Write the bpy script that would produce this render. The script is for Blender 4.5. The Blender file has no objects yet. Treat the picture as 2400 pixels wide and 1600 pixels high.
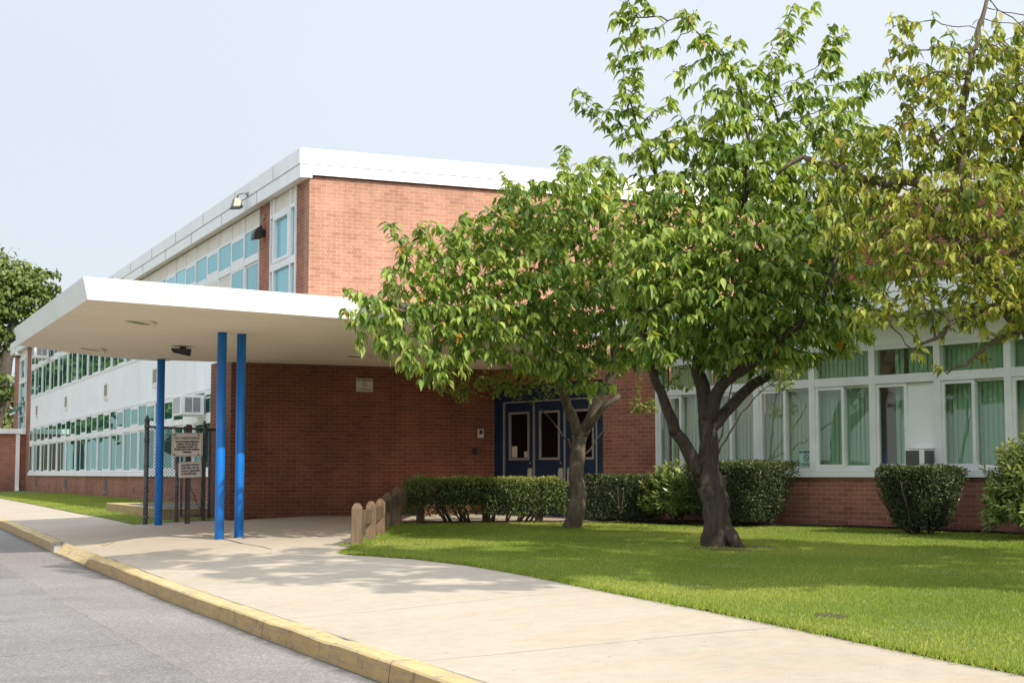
import bpy, bmesh, math, random
import numpy as np
from mathutils import Vector, Matrix
random.seed(7)
C = bpy.context.scene.collection
PI = math.pi
LIFT = 1.2            # the camera's eye is the working origin; everything is raised by this at the end
PSI = math.radians(23.75); TAU = math.radians(4.82)
SP, CP = math.sin(PSI), math.cos(PSI)
SUN_AZ = math.atan2(.21, -.978); SUN_EL = math.radians(34.5)

# ------------------------------------------------------------------ terrain
GX = [3.3, 6.2, 8.1, 12.0, 15.0]
GY = [2, 7, 11, 16, 20, 24, 28, 32, 45, 75]
GT = [[-1.17,-1.17,-1.17,-1.15,-1.10,-1.05,-.98,-.91,-.88,-.86],
      [-1.13,-1.10,-1.03,-.97,-.92,-.88,-.84,-.80,-.78,-.78],
      [-1.10,-1.06,-.99,-.92,-.87,-.81,-.76,-.74,-.72,-.72],
      [-1.02,-.98,-.92,-.87,-.83,-.79,-.75,-.74,-.72,-.72],
      [-.95,-.90,-.84,-.79,-.77,-.75,-.75,-.74,-.72,-.72]]
def _seg(a, v):
    v = min(max(v, a[0]), a[-1])
    for i in range(len(a)-1):
        if v <= a[i+1]:
            t = (v-a[i])/(a[i+1]-a[i]); return i, t*t*(3-2*t)*.5+t*.5
def gz(x, y):
    i, u = _seg(GX, x); j, v = _seg(GY, y)
    return (GT[i][j]*(1-u)+GT[i+1][j]*u)*(1-v)+(GT[i][j+1]*(1-u)+GT[i+1][j+1]*u)*v
def V(r, d, z):       # metres right of / ahead of the viewpoint -> site axes
    return (r*CP+d*SP, -r*SP+d*CP, z)
def at(x, y, d):      # a bearing read off the photograph, at distance d
    k = 3680.; fx = x-1200; fy = 800-y
    dep = k*math.cos(TAU)-fy*math.sin(TAU); ver = k*math.sin(TAU)+fy*math.cos(TAU)
    return V(fx/dep*d, d, ver/dep*d)

# ------------------------------------------------------------------ materials
def new_mat(name):
    m = bpy.data.materials.new(name); m.use_nodes = True
    nt = m.node_tree; b = nt.nodes['Principled BSDF']
    return m, nt, nt.nodes, nt.links, b
def N(nt, t, **k):
    n = nt.nodes.new(t)
    for a, v in k.items():
        if hasattr(n, a) and not a.startswith('in_'): setattr(n, a, v)
    return n
def noise(nt, scale, detail=4, rough=.6, vec=None):
    n = nt.nodes.new('ShaderNodeTexNoise'); n.inputs['Scale'].default_value = scale
    n.inputs['Detail'].default_value = detail; n.inputs['Roughness'].default_value = rough
    if vec is None:
        g = nt.nodes.new('ShaderNodeNewGeometry'); vec = g.outputs['Position']
    nt.links.new(vec, n.inputs['Vector']); return n.outputs['Fac']
def ramp(nt, fac, stops):
    r = nt.nodes.new('ShaderNodeValToRGB'); e = r.color_ramp.elements
    while len(e) < len(stops): e.new(.5)
    for i, (p, c) in enumerate(stops):
        e[i].position = p; e[i].color = (*c, 1) if len(c) == 3 else c
    nt.links.new(fac, r.inputs['Fac']); return r.outputs['Color']
def mixc(nt, a, b, fac, mode='MIX'):
    m = nt.nodes.new('ShaderNodeMix'); m.data_type = 'RGBA'; m.blend_type = mode
    for s, v in ((m.inputs[0], fac), (m.inputs[6], a), (m.inputs[7], b)):
        if isinstance(v, (int, float)): s.default_value = v
        elif isinstance(v, tuple): s.default_value = (*v, 1) if len(v) == 3 else v
        else: nt.links.new(v, s)
    return m.outputs[2]
def math_(nt, op, a, b=None, c=None):
    m = nt.nodes.new('ShaderNodeMath'); m.operation = op
    for i, v in enumerate((a, b, c)):
        if v is None: continue
        if isinstance(v, (int, float)): m.inputs[i].default_value = v
        else: nt.links.new(v, m.inputs[i])
    return m.outputs[0]
def bump(nt, h, strength, dist, b):
    n = nt.nodes.new('ShaderNodeBump'); n.inputs['Strength'].default_value = strength
    n.inputs['Distance'].default_value = dist; nt.links.new(h, n.inputs['Height'])
    nt.links.new(n.outputs['Normal'], b.inputs['Normal'])
def plain(name, col, rough=.5, metal=0., var=.12, vs=3., bs=0., spec=.5):
    m, nt, n, l, b = new_mat(name)
    f = noise(nt, vs, 5)
    lo = tuple(c*(1-var) for c in col); hi = tuple(min(1, c*(1+var)) for c in col)
    l.new(ramp(nt, f, [(.3, lo), (.7, hi)]), b.inputs['Base Color'])
    b.inputs['Roughness'].default_value = rough; b.inputs['Metallic'].default_value = metal
    b.inputs['Specular IOR Level'].default_value = spec
    if bs: bump(nt, noise(nt, 60, 3), bs, .004, b)
    return m
def brick_mat(name, c1, c2, mortar, grime=.35):
    m, nt, n, l, b = new_mat(name)
    uv = n.new('ShaderNodeUVMap')
    t = n.new('ShaderNodeTexBrick'); l.new(uv.outputs['UV'], t.inputs['Vector'])
    t.inputs['Color1'].default_value = (*c1, 1); t.inputs['Color2'].default_value = (*c2, 1)
    t.inputs['Mortar'].default_value = (*mortar, 1)
    t.inputs['Scale'].default_value = 1; t.inputs['Mortar Size'].default_value = .0042
    t.inputs['Mortar Smooth'].default_value = .25; t.inputs['Bias'].default_value = -.1
    t.inputs['Brick Width'].default_value = .2032; t.inputs['Row Height'].default_value = .0677
    # a second reading of the same courses picks out odd dark or orange bricks
    t2 = n.new('ShaderNodeTexBrick'); l.new(uv.outputs['UV'], t2.inputs['Vector'])
    for k, v in (('Scale', 1), ('Mortar Size', 0), ('Bias', -.82), ('Brick Width', .2032), ('Row Height', .0677)): t2.inputs[k].default_value = v
    t2.offset_frequency = 2
    t2.inputs['Color1'].default_value = (1, 1, 1, 1); t2.inputs['Color2'].default_value = (.62, .58, .62, 1)
    col = mixc(nt, t.outputs['Color'], t2.outputs['Color'], .8, 'MULTIPLY')
    big = noise(nt, .55, 5, .65); fine = noise(nt, 55, 4)
    col = mixc(nt, col, ramp(nt, big, [(.32, (1-grime,)*3), (.68, (1.08, 1.06, 1.03))]), 1., 'MULTIPLY')
    col = mixc(nt, col, ramp(nt, fine, [(.3, (.8, .8, .8)), (.7, (1.15, 1.15, 1.15))]), 1., 'MULTIPLY')
    gp = n.new('ShaderNodeNewGeometry'); sp = n.new('ShaderNodeSeparateXYZ'); l.new(gp.outputs['Position'], sp.inputs[0])
    mp = n.new('ShaderNodeMapping'); mp.inputs['Scale'].default_value = (2.6, 2.6, .22); l.new(gp.outputs['Position'], mp.inputs['Vector'])
    col = mixc(nt, col, ramp(nt, noise(nt, 1., 6, .7, mp.outputs[0]), [(.34, (.84, .82, .80)), (.55, (1, 1, 1)), (.75, (1.07, 1.06, 1.05))]), 1., 'MULTIPLY')
    low = math_(nt, 'MULTIPLY_ADD', sp.outputs['Z'], -1.5, 1.55); low = math_(nt, 'MULTIPLY', low, math_(nt, 'MULTIPLY_ADD', noise(nt, 3, 5), .9, .15))
    col = mixc(nt, col, mixc(nt, col, (.62, .60, .58), 1., 'MULTIPLY'), ramp(nt, low, [(.1, (0, 0, 0)), (.75, (.9, .9, .9))]))
    l.new(col, b.inputs['Base Color']); b.inputs['Roughness'].default_value = .88
    b.inputs['Specular IOR Level'].default_value = .25
    h = math_(nt, 'SUBTRACT', 1, t.outputs['Fac'])
    h2 = math_(nt, 'ADD', h, math_(nt, 'MULTIPLY', fine, .35))
    bump(nt, h2, .75, .006, b)
    return m
M = {}
M['brick'] = brick_mat('red_brick', (.51, .265, .178), (.425, .20, .132), (.57, .49, .41), .22)
M['brick_shaded'] = brick_mat('shaded_red_brick', (.28, .10, .06), (.20, .068, .042), (.36, .275, .205), .38)  # same brick, darkened: shade of canopy and rear wall put into the colour
M['brick_mid'] = brick_mat('wing_brick', (.43, .18, .125), (.32, .12, .085), (.52, .42, .33), .30)
M['white'] = plain('white_painted_metal', (.88, .88, .885), .42, 0, .05, 1.2)
M['fascia'] = plain('white_fascia_metal', (.82, .815, .80), .38, 0, .04, .7)
M['frame'] = plain('white_window_aluminium', (.82, .82, .82), .45, 0, .07, 2.5)
M['panel'] = plain('white_spandrel_panel', (.87, .88, .91), .5, 0, .05, .8)
M['cream'] = plain('cream_panel', (.74, .69, .62), .6, 0, .08, 2)
M['louvre'] = plain('dark_louvre', (.09, .08, .075), .6)
M['grey_metal'] = plain('grey_metal', (.30, .30, .31), .5, .3)
M['galv'] = plain('weathered_galvanised_steel', (.14, .14, .155), .6, .35, .35, 14)
M['dark'] = plain('dark_bronze_metal', (.022, .019, .018), .45)
M['black'] = plain('black_void', (.008, .008, .009), .7)
M['tan_metal'] = plain('bronze_lamp_metal', (.20, .185, .14), .45, .3)
M['blue'] = plain('blue_paint', (.012, .15, .62), .38, 0, .12, 5)
m, nt, n, l, b = new_mat('blue_column_paint')
g = n.new('ShaderNodeNewGeometry'); sx_ = n.new('ShaderNodeSeparateXYZ'); l.new(g.outputs['Position'], sx_.inputs[0])
c = ramp(nt, noise(nt, 4, 5), [(.3, (.006, .165, .58)), (.7, (.008, .20, .68))])
ft = math_(nt, 'MULTIPLY_ADD', sx_.outputs['Z'], -2.6, 1.45)
fm = math_(nt, 'MULTIPLY', ft, noise(nt, 26, 5, .7)); fm = ramp(nt, fm, [(.36, (0, 0, 0)), (.52, (.75, .75, .75))])
l.new(mixc(nt, c, (.22, .40, .66), fm), b.inputs['Base Color']); b.inputs['Roughness'].default_value = .4; M['blue'] = m
m, nt, n, l, b = new_mat('streaked_white_fascia')
g = n.new('ShaderNodeNewGeometry'); mp = n.new('ShaderNodeMapping'); mp.inputs['Scale'].default_value = (3.5, 3.5, .35); l.new(g.outputs['Position'], mp.inputs['Vector'])
st = noise(nt, 1., 6, .65, mp.outputs[0]); c = ramp(nt, st, [(.32, (.80, .80, .80)), (.55, (.86, .86, .865)), (.8, (.89, .89, .90))])
l.new(c, b.inputs['Base Color']); l.new(ramp(nt, noise(nt, .9, 4), [(.3, (.28, .28, .28)), (.7, (.5, .5, .5))]), b.inputs['Roughness']); bump(nt, noise(nt, .8, 3), .12, .05, b); M['fascia'] = m
M['door_blue'] = plain('dark_blue_door_paint', (.003, .021, .062), .42, 0, .15, 2)
M['doorframe'] = plain('aluminium_door_trim', (.42, .40, .38), .4, .4)
M['plate'] = plain('steel_push_plate', (.62, .58, .52), .4, .3)
M['sign'] = plain('sign_board', (.60, .53, .46), .5, 0, .08, 9)
M['sign_white'] = plain('white_sign_board', (.72, .66, .56), .5, 0, .06, 9)
M['ink'] = plain('black_lettering', (.02, .018, .018), .6)
M['red'] = plain('red_print', (.35, .02, .025), .5)
M['paper'] = plain('white_paper', (.62, .56, .45), .8)
M['wood'] = None
M['roof'] = plain('roof_membrane', (.42, .42, .42), .9, 0, .15, .6)
M['soil'] = plain('brown_mulch', (.075, .05, .036), .95, 0, .55, 22, .8)
M['blind'] = None

# canopy soffit plaster, faintly stained
m, nt, n, l, b = new_mat('soffit_plaster')
f = noise(nt, .8, 6, .65); g = n.new('ShaderNodeNewGeometry'); mp = n.new('ShaderNodeMapping')
mp.inputs['Scale'].default_value = (.6, 5, 1); l.new(g.outputs['Position'], mp.inputs['Vector'])
st = noise(nt, 1.2, 6, .7, mp.outputs['Vector'])
c = ramp(nt, f, [(.3, (.90, .78, .63)), (.7, (.94, .84, .70))])
c = mixc(nt, c, ramp(nt, st, [(.35, (.95, .94, .93)), (.6, (1.02, 1.02, 1.02))]), 1., 'MULTIPLY')
l.new(c, b.inputs['Base Color']); b.inputs['Roughness'].default_value = .85; bump(nt, noise(nt, 90, 3), .25, .003, b)
M['soffit'] = m

# wood of the posts: vertical grain
m, nt, n, l, b = new_mat('weathered_wood')
g = n.new('ShaderNodeNewGeometry'); mp = n.new('ShaderNodeMapping'); mp.inputs['Scale'].default_value = (45, 45, 2.2)
l.new(g.outputs['Position'], mp.inputs['Vector'])
gr = noise(nt, 1., 6, .7, mp.outputs['Vector'])
c = ramp(nt, gr, [(.25, (.065, .043, .027)), (.5, (.165, .112, .07)), (.75, (.24, .168, .11))])
c = mixc(nt, c, ramp(nt, noise(nt, 5, 3), [(.35, (.8, .78, .72)), (.7, (1.1, 1.05, 1))]), 1., 'MULTIPLY')
l.new(c, b.inputs['Base Color']); b.inputs['Roughness'].default_value = .85; bump(nt, gr, .7, .006, b)
M['wood'] = m

# glass of the long facade: strongly reflecting green-tinted panes
def glass_mat(name, base, tint, ior):
    m, nt, n, l, b = new_mat(name); n.remove(b)
    out = n['Material Output']
    d = n.new('ShaderNodeBsdfDiffuse'); d.inputs['Color'].default_value = (*base, 1)
    gl = n.new('ShaderNodeBsdfGlossy'); gl.inputs['Color'].default_value = (*tint, 1); gl.inputs['Roughness'].default_value = .015
    oi = n.new('ShaderNodeObjectInfo'); gp = n.new('ShaderNodeNewGeometry'); mp = n.new('ShaderNodeMapping'); mp.inputs['Scale'].default_value = (1, 9, .25); l.new(gp.outputs['Position'], mp.inputs['Vector'])
    vr = math_(nt, 'ADD', math_(nt, 'MULTIPLY', oi.outputs['Random'], .5), math_(nt, 'MULTIPLY', noise(nt, 1., 3, .6, mp.outputs[0]), .6))
    l.new(ramp(nt, vr, [(.2, tuple(c*.7 for c in base)), (.55, base), (.9, tuple(min(1, c*1.45) for c in base))]), d.inputs['Color'])  # streaks in the base colour stand for blinds and uneven reflections
    fr = n.new('ShaderNodeFresnel'); fr.inputs['IOR'].default_value = ior
    mx = n.new('ShaderNodeMixShader'); l.new(fr.outputs[0], mx.inputs[0]); l.new(d.outputs[0], mx.inputs[1]); l.new(gl.outputs[0], mx.inputs[2])
    bp = n.new('ShaderNodeBump'); bp.inputs['Strength'].default_value = .03; bp.inputs['Distance'].default_value = .02
    l.new(noise(nt, 1.1, 1), bp.inputs['Height']); l.new(bp.outputs[0], gl.inputs['Normal'])
    l.new(mx.outputs[0], out.inputs['Surface']); return m
M['glass'] = glass_mat('green_tinted_glass', (.012, .075, .065), (.62, .93, .84), 2.3)
M['glass_sky'] = glass_mat('sky_lit_glass', (.20, .42, .47), (.62, .88, .93), 2.3)  # paler cyan base carries part of the sky's reflection
M['door_glass'] = glass_mat('dark_door_glass', (.008, .007, .007), (.5, .5, .5), 1.35)
def clear_glass(name, tint, refl, ior):
    m, nt, n, l, b = new_mat(name); n.remove(b); out = n['Material Output']
    tr = n.new('ShaderNodeBsdfTransparent'); tr.inputs['Color'].default_value = (*tint, 1)
    gl = n.new('ShaderNodeBsdfGlossy'); gl.inputs['Color'].default_value = (*refl, 1); gl.inputs['Roughness'].default_value = .01
    fr = n.new('ShaderNodeFresnel'); fr.inputs['IOR'].default_value = ior
    g = n.new('ShaderNodeNewGeometry'); fo = math_(nt, 'MULTIPLY', fr.outputs[0], math_(nt, 'SUBTRACT', 1, g.outputs['Backfacing']))
    mx = n.new('ShaderNodeMixShader'); l.new(fo, mx.inputs[0]); l.new(tr.outputs[0], mx.inputs[1]); l.new(gl.outputs[0], mx.inputs[2])
    l.new(mx.outputs[0], out.inputs['Surface']); return m
M['wing_glass'] = clear_glass('green_window_glass', (.79, .91, .83), (.95, 1., .95), 1.8)
# vertical blinds
def blind_mat(name, lo, hi):
    m, nt, n, l, b = new_mat(name)
    uv = n.new('ShaderNodeUVMap'); sx = n.new('ShaderNodeSeparateXYZ'); l.new(uv.outputs[0], sx.inputs[0])
    w = n.new('ShaderNodeTexNoise'); w.noise_dimensions = '1D'; w.inputs['Scale'].default_value = 1; w.inputs['Detail'].default_value = 0
    l.new(math_(nt, 'FLOOR', math_(nt, 'MULTIPLY', sx.outputs[0], 9)), w.inputs['W'])
    l.new(ramp(nt, w.outputs['Fac'], [(.3, lo), (.7, hi)]), b.inputs['Base Color']); b.inputs['Roughness'].default_value = .9; return m
M['blind'] = blind_mat('vertical_blind_fabric', (.48, .52, .43), (.78, .78, .68))
M['blind_beige'] = blind_mat('beige_vertical_blind', (.58, .46, .34), (.86, .78, .64))

# pavement concrete with joints every 3.05 m
m, nt, n, l, b = new_mat('pavement_concrete')
g = n.new('ShaderNodeNewGeometry'); s = n.new('ShaderNodeSeparateXYZ'); l.new(g.outputs['Position'], s.inputs[0])
c = ramp(nt, noise(nt, .45, 6, .6), [(.3, (.49, .42, .34)), (.7, (.57, .495, .41))])
mp = n.new('ShaderNodeMapping'); mp.inputs['Scale'].default_value = (.5, 2.2, 1); mp.inputs['Rotation'].default_value = (0, 0, .3); l.new(g.outputs['Position'], mp.inputs['Vector'])
c = mixc(nt, c, (.60, .42, .24), ramp(nt, noise(nt, .9, 6, .7, mp.outputs[0]), [(.52, (0, 0, 0)), (.75, (.5, .5, .5))]))
c = mixc(nt, c, ramp(nt, noise(nt, 120, 2), [(.25, (.78, .77, .76)), (.55, (1.04, 1.04, 1.04))]), 1., 'MULTIPLY')
c = mixc(nt, c, ramp(nt, noise(nt, 7, 4), [(.3, (.92, .91, .9)), (.7, (1.05, 1.05, 1.04))]), 1., 'MULTIPLY')
wob = math_(nt, 'MULTIPLY', noise(nt, 3, 3), .05)
fy = math_(nt, 'FRACT', math_(nt, 'DIVIDE', math_(nt, 'ADD', math_(nt, 'SUBTRACT', s.outputs['Y'], 1.75), wob), 3.05))
j = math_(nt, 'LESS_THAN', math_(nt, 'ABSOLUTE', math_(nt, 'SUBTRACT', fy, .5)), .0032)
c = mixc(nt, c, (.20, .16, .12), math_(nt, 'MULTIPLY', j, .75))
kj = math_(nt, 'LESS_THAN', math_(nt, 'ABSOLUTE', math_(nt, 'SUBTRACT', math_(nt, 'ADD', s.outputs['X'], math_(nt, 'MULTIPLY', noise(nt, 6, 4), .03)), 3.492)), .007)
c = mixc(nt, c, (.13, .11, .07), math_(nt, 'MULTIPLY', kj, .7))
sp = n.new('ShaderNodeTexVoronoi'); sp.inputs['Scale'].default_value = 3.1; l.new(g.outputs['Position'], sp.inputs['Vector'])
c = mixc(nt, c, (.16, .13, .10), math_(nt, 'MULTIPLY', math_(nt, 'LESS_THAN', sp.outputs['Distance'], .055), .55))
l.new(c, b.inputs['Base Color']); b.inputs['Roughness'].default_value = .9; b.inputs['Specular IOR Level'].default_value = .3
bump(nt, noise(nt, 150, 2), .25, .003, b); M['pavement'] = m

# asphalt
m, nt, n, l, b = new_mat('worn_asphalt')
g = n.new('ShaderNodeNewGeometry'); s = n.new('ShaderNodeSeparateXYZ'); l.new(g.outputs['Position'], s.inputs[0])
vo = n.new('ShaderNodeTexVoronoi'); vo.inputs['Scale'].default_value = 75; l.new(g.outputs['Position'], vo.inputs['Vector'])
c = ramp(nt, vo.outputs['Color'], [(.1, (.185, .176, .174)), (.6, (.235, .222, .216)), (.97, (.40, .375, .35))])
edge = math_(nt, 'GREATER_THAN', math_(nt, 'ADD', s.outputs['X'], math_(nt, 'MULTIPLY', noise(nt, 2.5, 4), .12)), 2.35)
c = mixc(nt, c, mixc(nt, c, (1.13, 1.11, 1.08), 1., 'MULTIPLY'), edge)
c = mixc(nt, c, ramp(nt, noise(nt, .6, 5), [(.3, (.85, .84, .84)), (.7, (1.15, 1.15, 1.15))]), 1., 'MULTIPLY')
c = mixc(nt, c, (.50, .43, .36), ramp(nt, noise(nt, 1.3, 5, .7), [(.62, (0, 0, 0)), (.76, (.55, .55, .55))]))
seam = math_(nt, 'LESS_THAN', math_(nt, 'ABSOLUTE', math_(nt, 'SUBTRACT', math_(nt, 'ADD', s.outputs['X'], math_(nt, 'MULTIPLY', noise(nt, 2.5, 4), .12)), 2.35)), .003)
c = mixc(nt, c, (.07, .065, .06), math_(nt, 'MULTIPLY', seam, .6))
gut = math_(nt, 'MULTIPLY', math_(nt, 'MULTIPLY_ADD', s.outputs['X'], 6.5, -20.2), noise(nt, 4, 5, .7))
c = mixc(nt, c, (.07, .062, .055), ramp(nt, gut, [(.1, (0, 0, 0)), (.5, (.8, .8, .8))]))
st_ = n.new('ShaderNodeTexVoronoi'); st_.inputs['Scale'].default_value = .55; l.new(g.outputs['Position'], st_.inputs['Vector'])
c = mixc(nt, c, mixc(nt, c, (.62, .60, .60), 1., 'MULTIPLY'), math_(nt, 'MULTIPLY', ramp(nt, st_.outputs['Distance'], [(.06, (1, 1, 1)), (.2, (0, 0, 0))]), noise(nt, 5, 4)))
yy = math_(nt, 'ADD', math_(nt, 'ADD', s.outputs['Y'], math_(nt, 'MULTIPLY', s.outputs['X'], -.42)), math_(nt, 'MULTIPLY', noise(nt, 1.6, 5), .35))
cr = math_(nt, 'LESS_THAN', math_(nt, 'ABSOLUTE', math_(nt, 'SUBTRACT', math_(nt, 'FRACT', math_(nt, 'DIVIDE', yy, 2.6)), .5)), .0035)
c = mixc(nt, c, (.06, .055, .05), math_(nt, 'MULTIPLY', math_(nt, 'MULTIPLY', cr, math_(nt, 'LESS_THAN', s.outputs['X'], 2.3)), .75))
l.new(c, b.inputs['Base Color']); b.inputs['Roughness'].default_value = .9
bump(nt, vo.outputs['Distance'], .5, .006, b); M['asphalt'] = m

# yellow kerb paint, worn, darker on the face
m, nt, n, l, b = new_mat('worn_yellow_paint')
g = n.new('ShaderNodeNewGeometry'); s = n.new('ShaderNodeSeparateXYZ'); l.new(g.outputs['Normal'], s.inputs[0])
s2 = n.new('ShaderNodeSeparateXYZ'); l.new(g.outputs['Position'], s2.inputs[0])
c = ramp(nt, noise(nt, 2.2, 6, .7), [(.3, (.62, .43, .16)), (.7, (.72, .56, .28))])
mp = n.new('ShaderNodeMapping'); mp.inputs['Scale'].default_value = (30, 2.5, 40); l.new(g.outputs['Position'], mp.inputs['Vector'])
c = mixc(nt, c, (.40, .35, .28), ramp(nt, noise(nt, 1, 6, .75, mp.outputs[0]), [(.46, (0, 0, 0)), (.66, (.85, .85, .85))]))
c = mixc(nt, c, (.10, .085, .07), ramp(nt, noise(nt, 9, 6, .75), [(.56, (0, 0, 0)), (.68, (.75, .75, .75))]))
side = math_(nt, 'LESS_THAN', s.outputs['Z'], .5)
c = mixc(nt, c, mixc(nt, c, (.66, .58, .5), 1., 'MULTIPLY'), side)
jo = math_(nt, 'LESS_THAN', math_(nt, 'ABSOLUTE', math_(nt, 'SUBTRACT', math_(nt, 'FRACT', math_(nt, 'DIVIDE', math_(nt, 'SUBTRACT', s2.outputs['Y'], 1.75), 3.05)), .5)), .0022)
c = mixc(nt, c, (.06, .05, .04), jo)
l.new(c, b.inputs['Base Color']); b.inputs['Roughness'].default_value = .75; bump(nt, noise(nt, 30, 5), .5, .006, b)
M['yellow'] = m
M['concrete_raw'] = plain('bare_broken_concrete', (.33, .30, .27), .95, 0, .3, 12, .8)

# lawn soil and grass
m, nt, n, l, b = new_mat('lawn_turf')
c = ramp(nt, noise(nt, .9, 6, .7), [(.3, (.09, .15, .022)), (.55, (.16, .215, .035)), (.78, (.27, .26, .08))])
c = mixc(nt, c, ramp(nt, noise(nt, 40, 4), [(.3, (.55, .55, .5)), (.7, (1.2, 1.2, 1.1))]), 1., 'MULTIPLY')
l.new(c, b.inputs['Base Color']); b.inputs['Roughness'].default_value = .95; bump(nt, noise(nt, 45, 3), .8, .02, b); M['turf'] = m
m, nt, n, l, b = new_mat('ground_earth')
l.new(ramp(nt, noise(nt, .2, 6), [(.3, (.06, .09, .025)), (.7, (.11, .13, .05))]), b.inputs['Base Color']); b.inputs['Roughness'].default_value = 1; M['earth'] = m

def leaf_mat(name, stops, trans=.35, rough=.42, spec=.45):
    m, nt, n, l, b = new_mat(name); out = n['Material Output']
    a = n.new('ShaderNodeAttribute'); a.attribute_name = 'tint'
    c = ramp(nt, a.outputs['Fac'], stops)
    l.new(c, b.inputs['Base Color']); b.inputs['Roughness'].default_value = rough; b.inputs['Specular IOR Level'].default_value = spec
    t = n.new('ShaderNodeBsdfTranslucent'); l.new(mixc(nt, c, (1.25, 1.25, .45), 1., 'MULTIPLY'), t.inputs['Color'])
    mx = n.new('ShaderNodeMixShader'); mx.inputs[0].default_value = trans
    l.new(b.outputs[0], mx.inputs[1]); l.new(t.outputs[0], mx.inputs[2]); l.new(mx.outputs[0], out.inputs['Surface'])
    return m
M['cherry'] = leaf_mat('cherry_leaf', [(0, (.055, .125, .028)), (.35, (.16, .26, .05)), (.65, (.34, .44, .095)), (.93, (.60, .63, .20)), (1, (.55, .27, .05))], .40)
M['cherry_y'] = leaf_mat('yellowing_cherry_leaf', [(0, (.075, .14, .026)), (.35, (.21, .27, .05)), (.65, (.42, .44, .08)), (.95, (.64, .60, .17)), (1, (.55, .3, .07))], .36)
M['crab'] = leaf_mat('small_pale_leaf', [(0, (.10, .16, .03)), (.6, (.26, .31, .06)), (1, (.5, .48, .15))], .4)
M['yew'] = leaf_mat('clipped_yew_leaf', [(0, (.025, .05, .012)), (.45, (.10, .15, .035)), (.9, (.36, .38, .09)), (1, (.25, .15, .07))], .2)
M['yew_dark'] = leaf_mat('dark_yew_leaf', [(0, (.018, .032, .012)), (.5, (.05, .075, .022)), (.93, (.15, .165, .045)), (1, (.14, .08, .045))], .15)
M['laurel'] = leaf_mat('glossy_shrub_leaf', [(0, (.05, .10, .022)), (.6, (.19, .24, .05)), (1, (.42, .42, .13))], .25, .3, .6)
M['oak'] = leaf_mat('oak_leaf', [(0, (.04, .075, .015)), (.6, (.13, .18, .04)), (1, (.26, .30, .08))], .3)
M['grass'] = leaf_mat('grass_blade', [(0, (.08, .16, .02)), (.5, (.22, .30, .04)), (.85, (.46, .47, .11)), (1, (.56, .5, .24))], .4, .6, .25)
def bark_mat(name, c0, c1):
    m, nt, n, l, b = new_mat(name)
    g = n.new('ShaderNodeNewGeometry'); mp = n.new('ShaderNodeMapping'); mp.inputs['Scale'].default_value = (9, 9, 2.4); l.new(g.outputs['Position'], mp.inputs['Vector'])
    f = noise(nt, 2.2, 8, .75, mp.outputs[0])
    c = ramp(nt, f, [(.28, tuple(x*.35 for x in c0)), (.5, c0), (.72, c1)])
    c = mixc(nt, c, (.07, .085, .03), ramp(nt, noise(nt, 2.3, 5), [(.58, (0, 0, 0)), (.75, (.5, .5, .5))]))
    l.new(c, b.inputs['Base Color']); b.inputs['Roughness'].default_value = .95; bump(nt, f, 1., .03, b); return m
M['bark'] = bark_mat('grey_cherry_bark', (.145, .112, .08), (.25, .20, .15))
M['bark_dark'] = bark_mat('dark_cherry_bark', (.062, .046, .034), (.125, .095, .07))
M['bark_oak'] = bark_mat('oak_bark', (.08, .065, .05), (.16, .13, .10))

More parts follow.
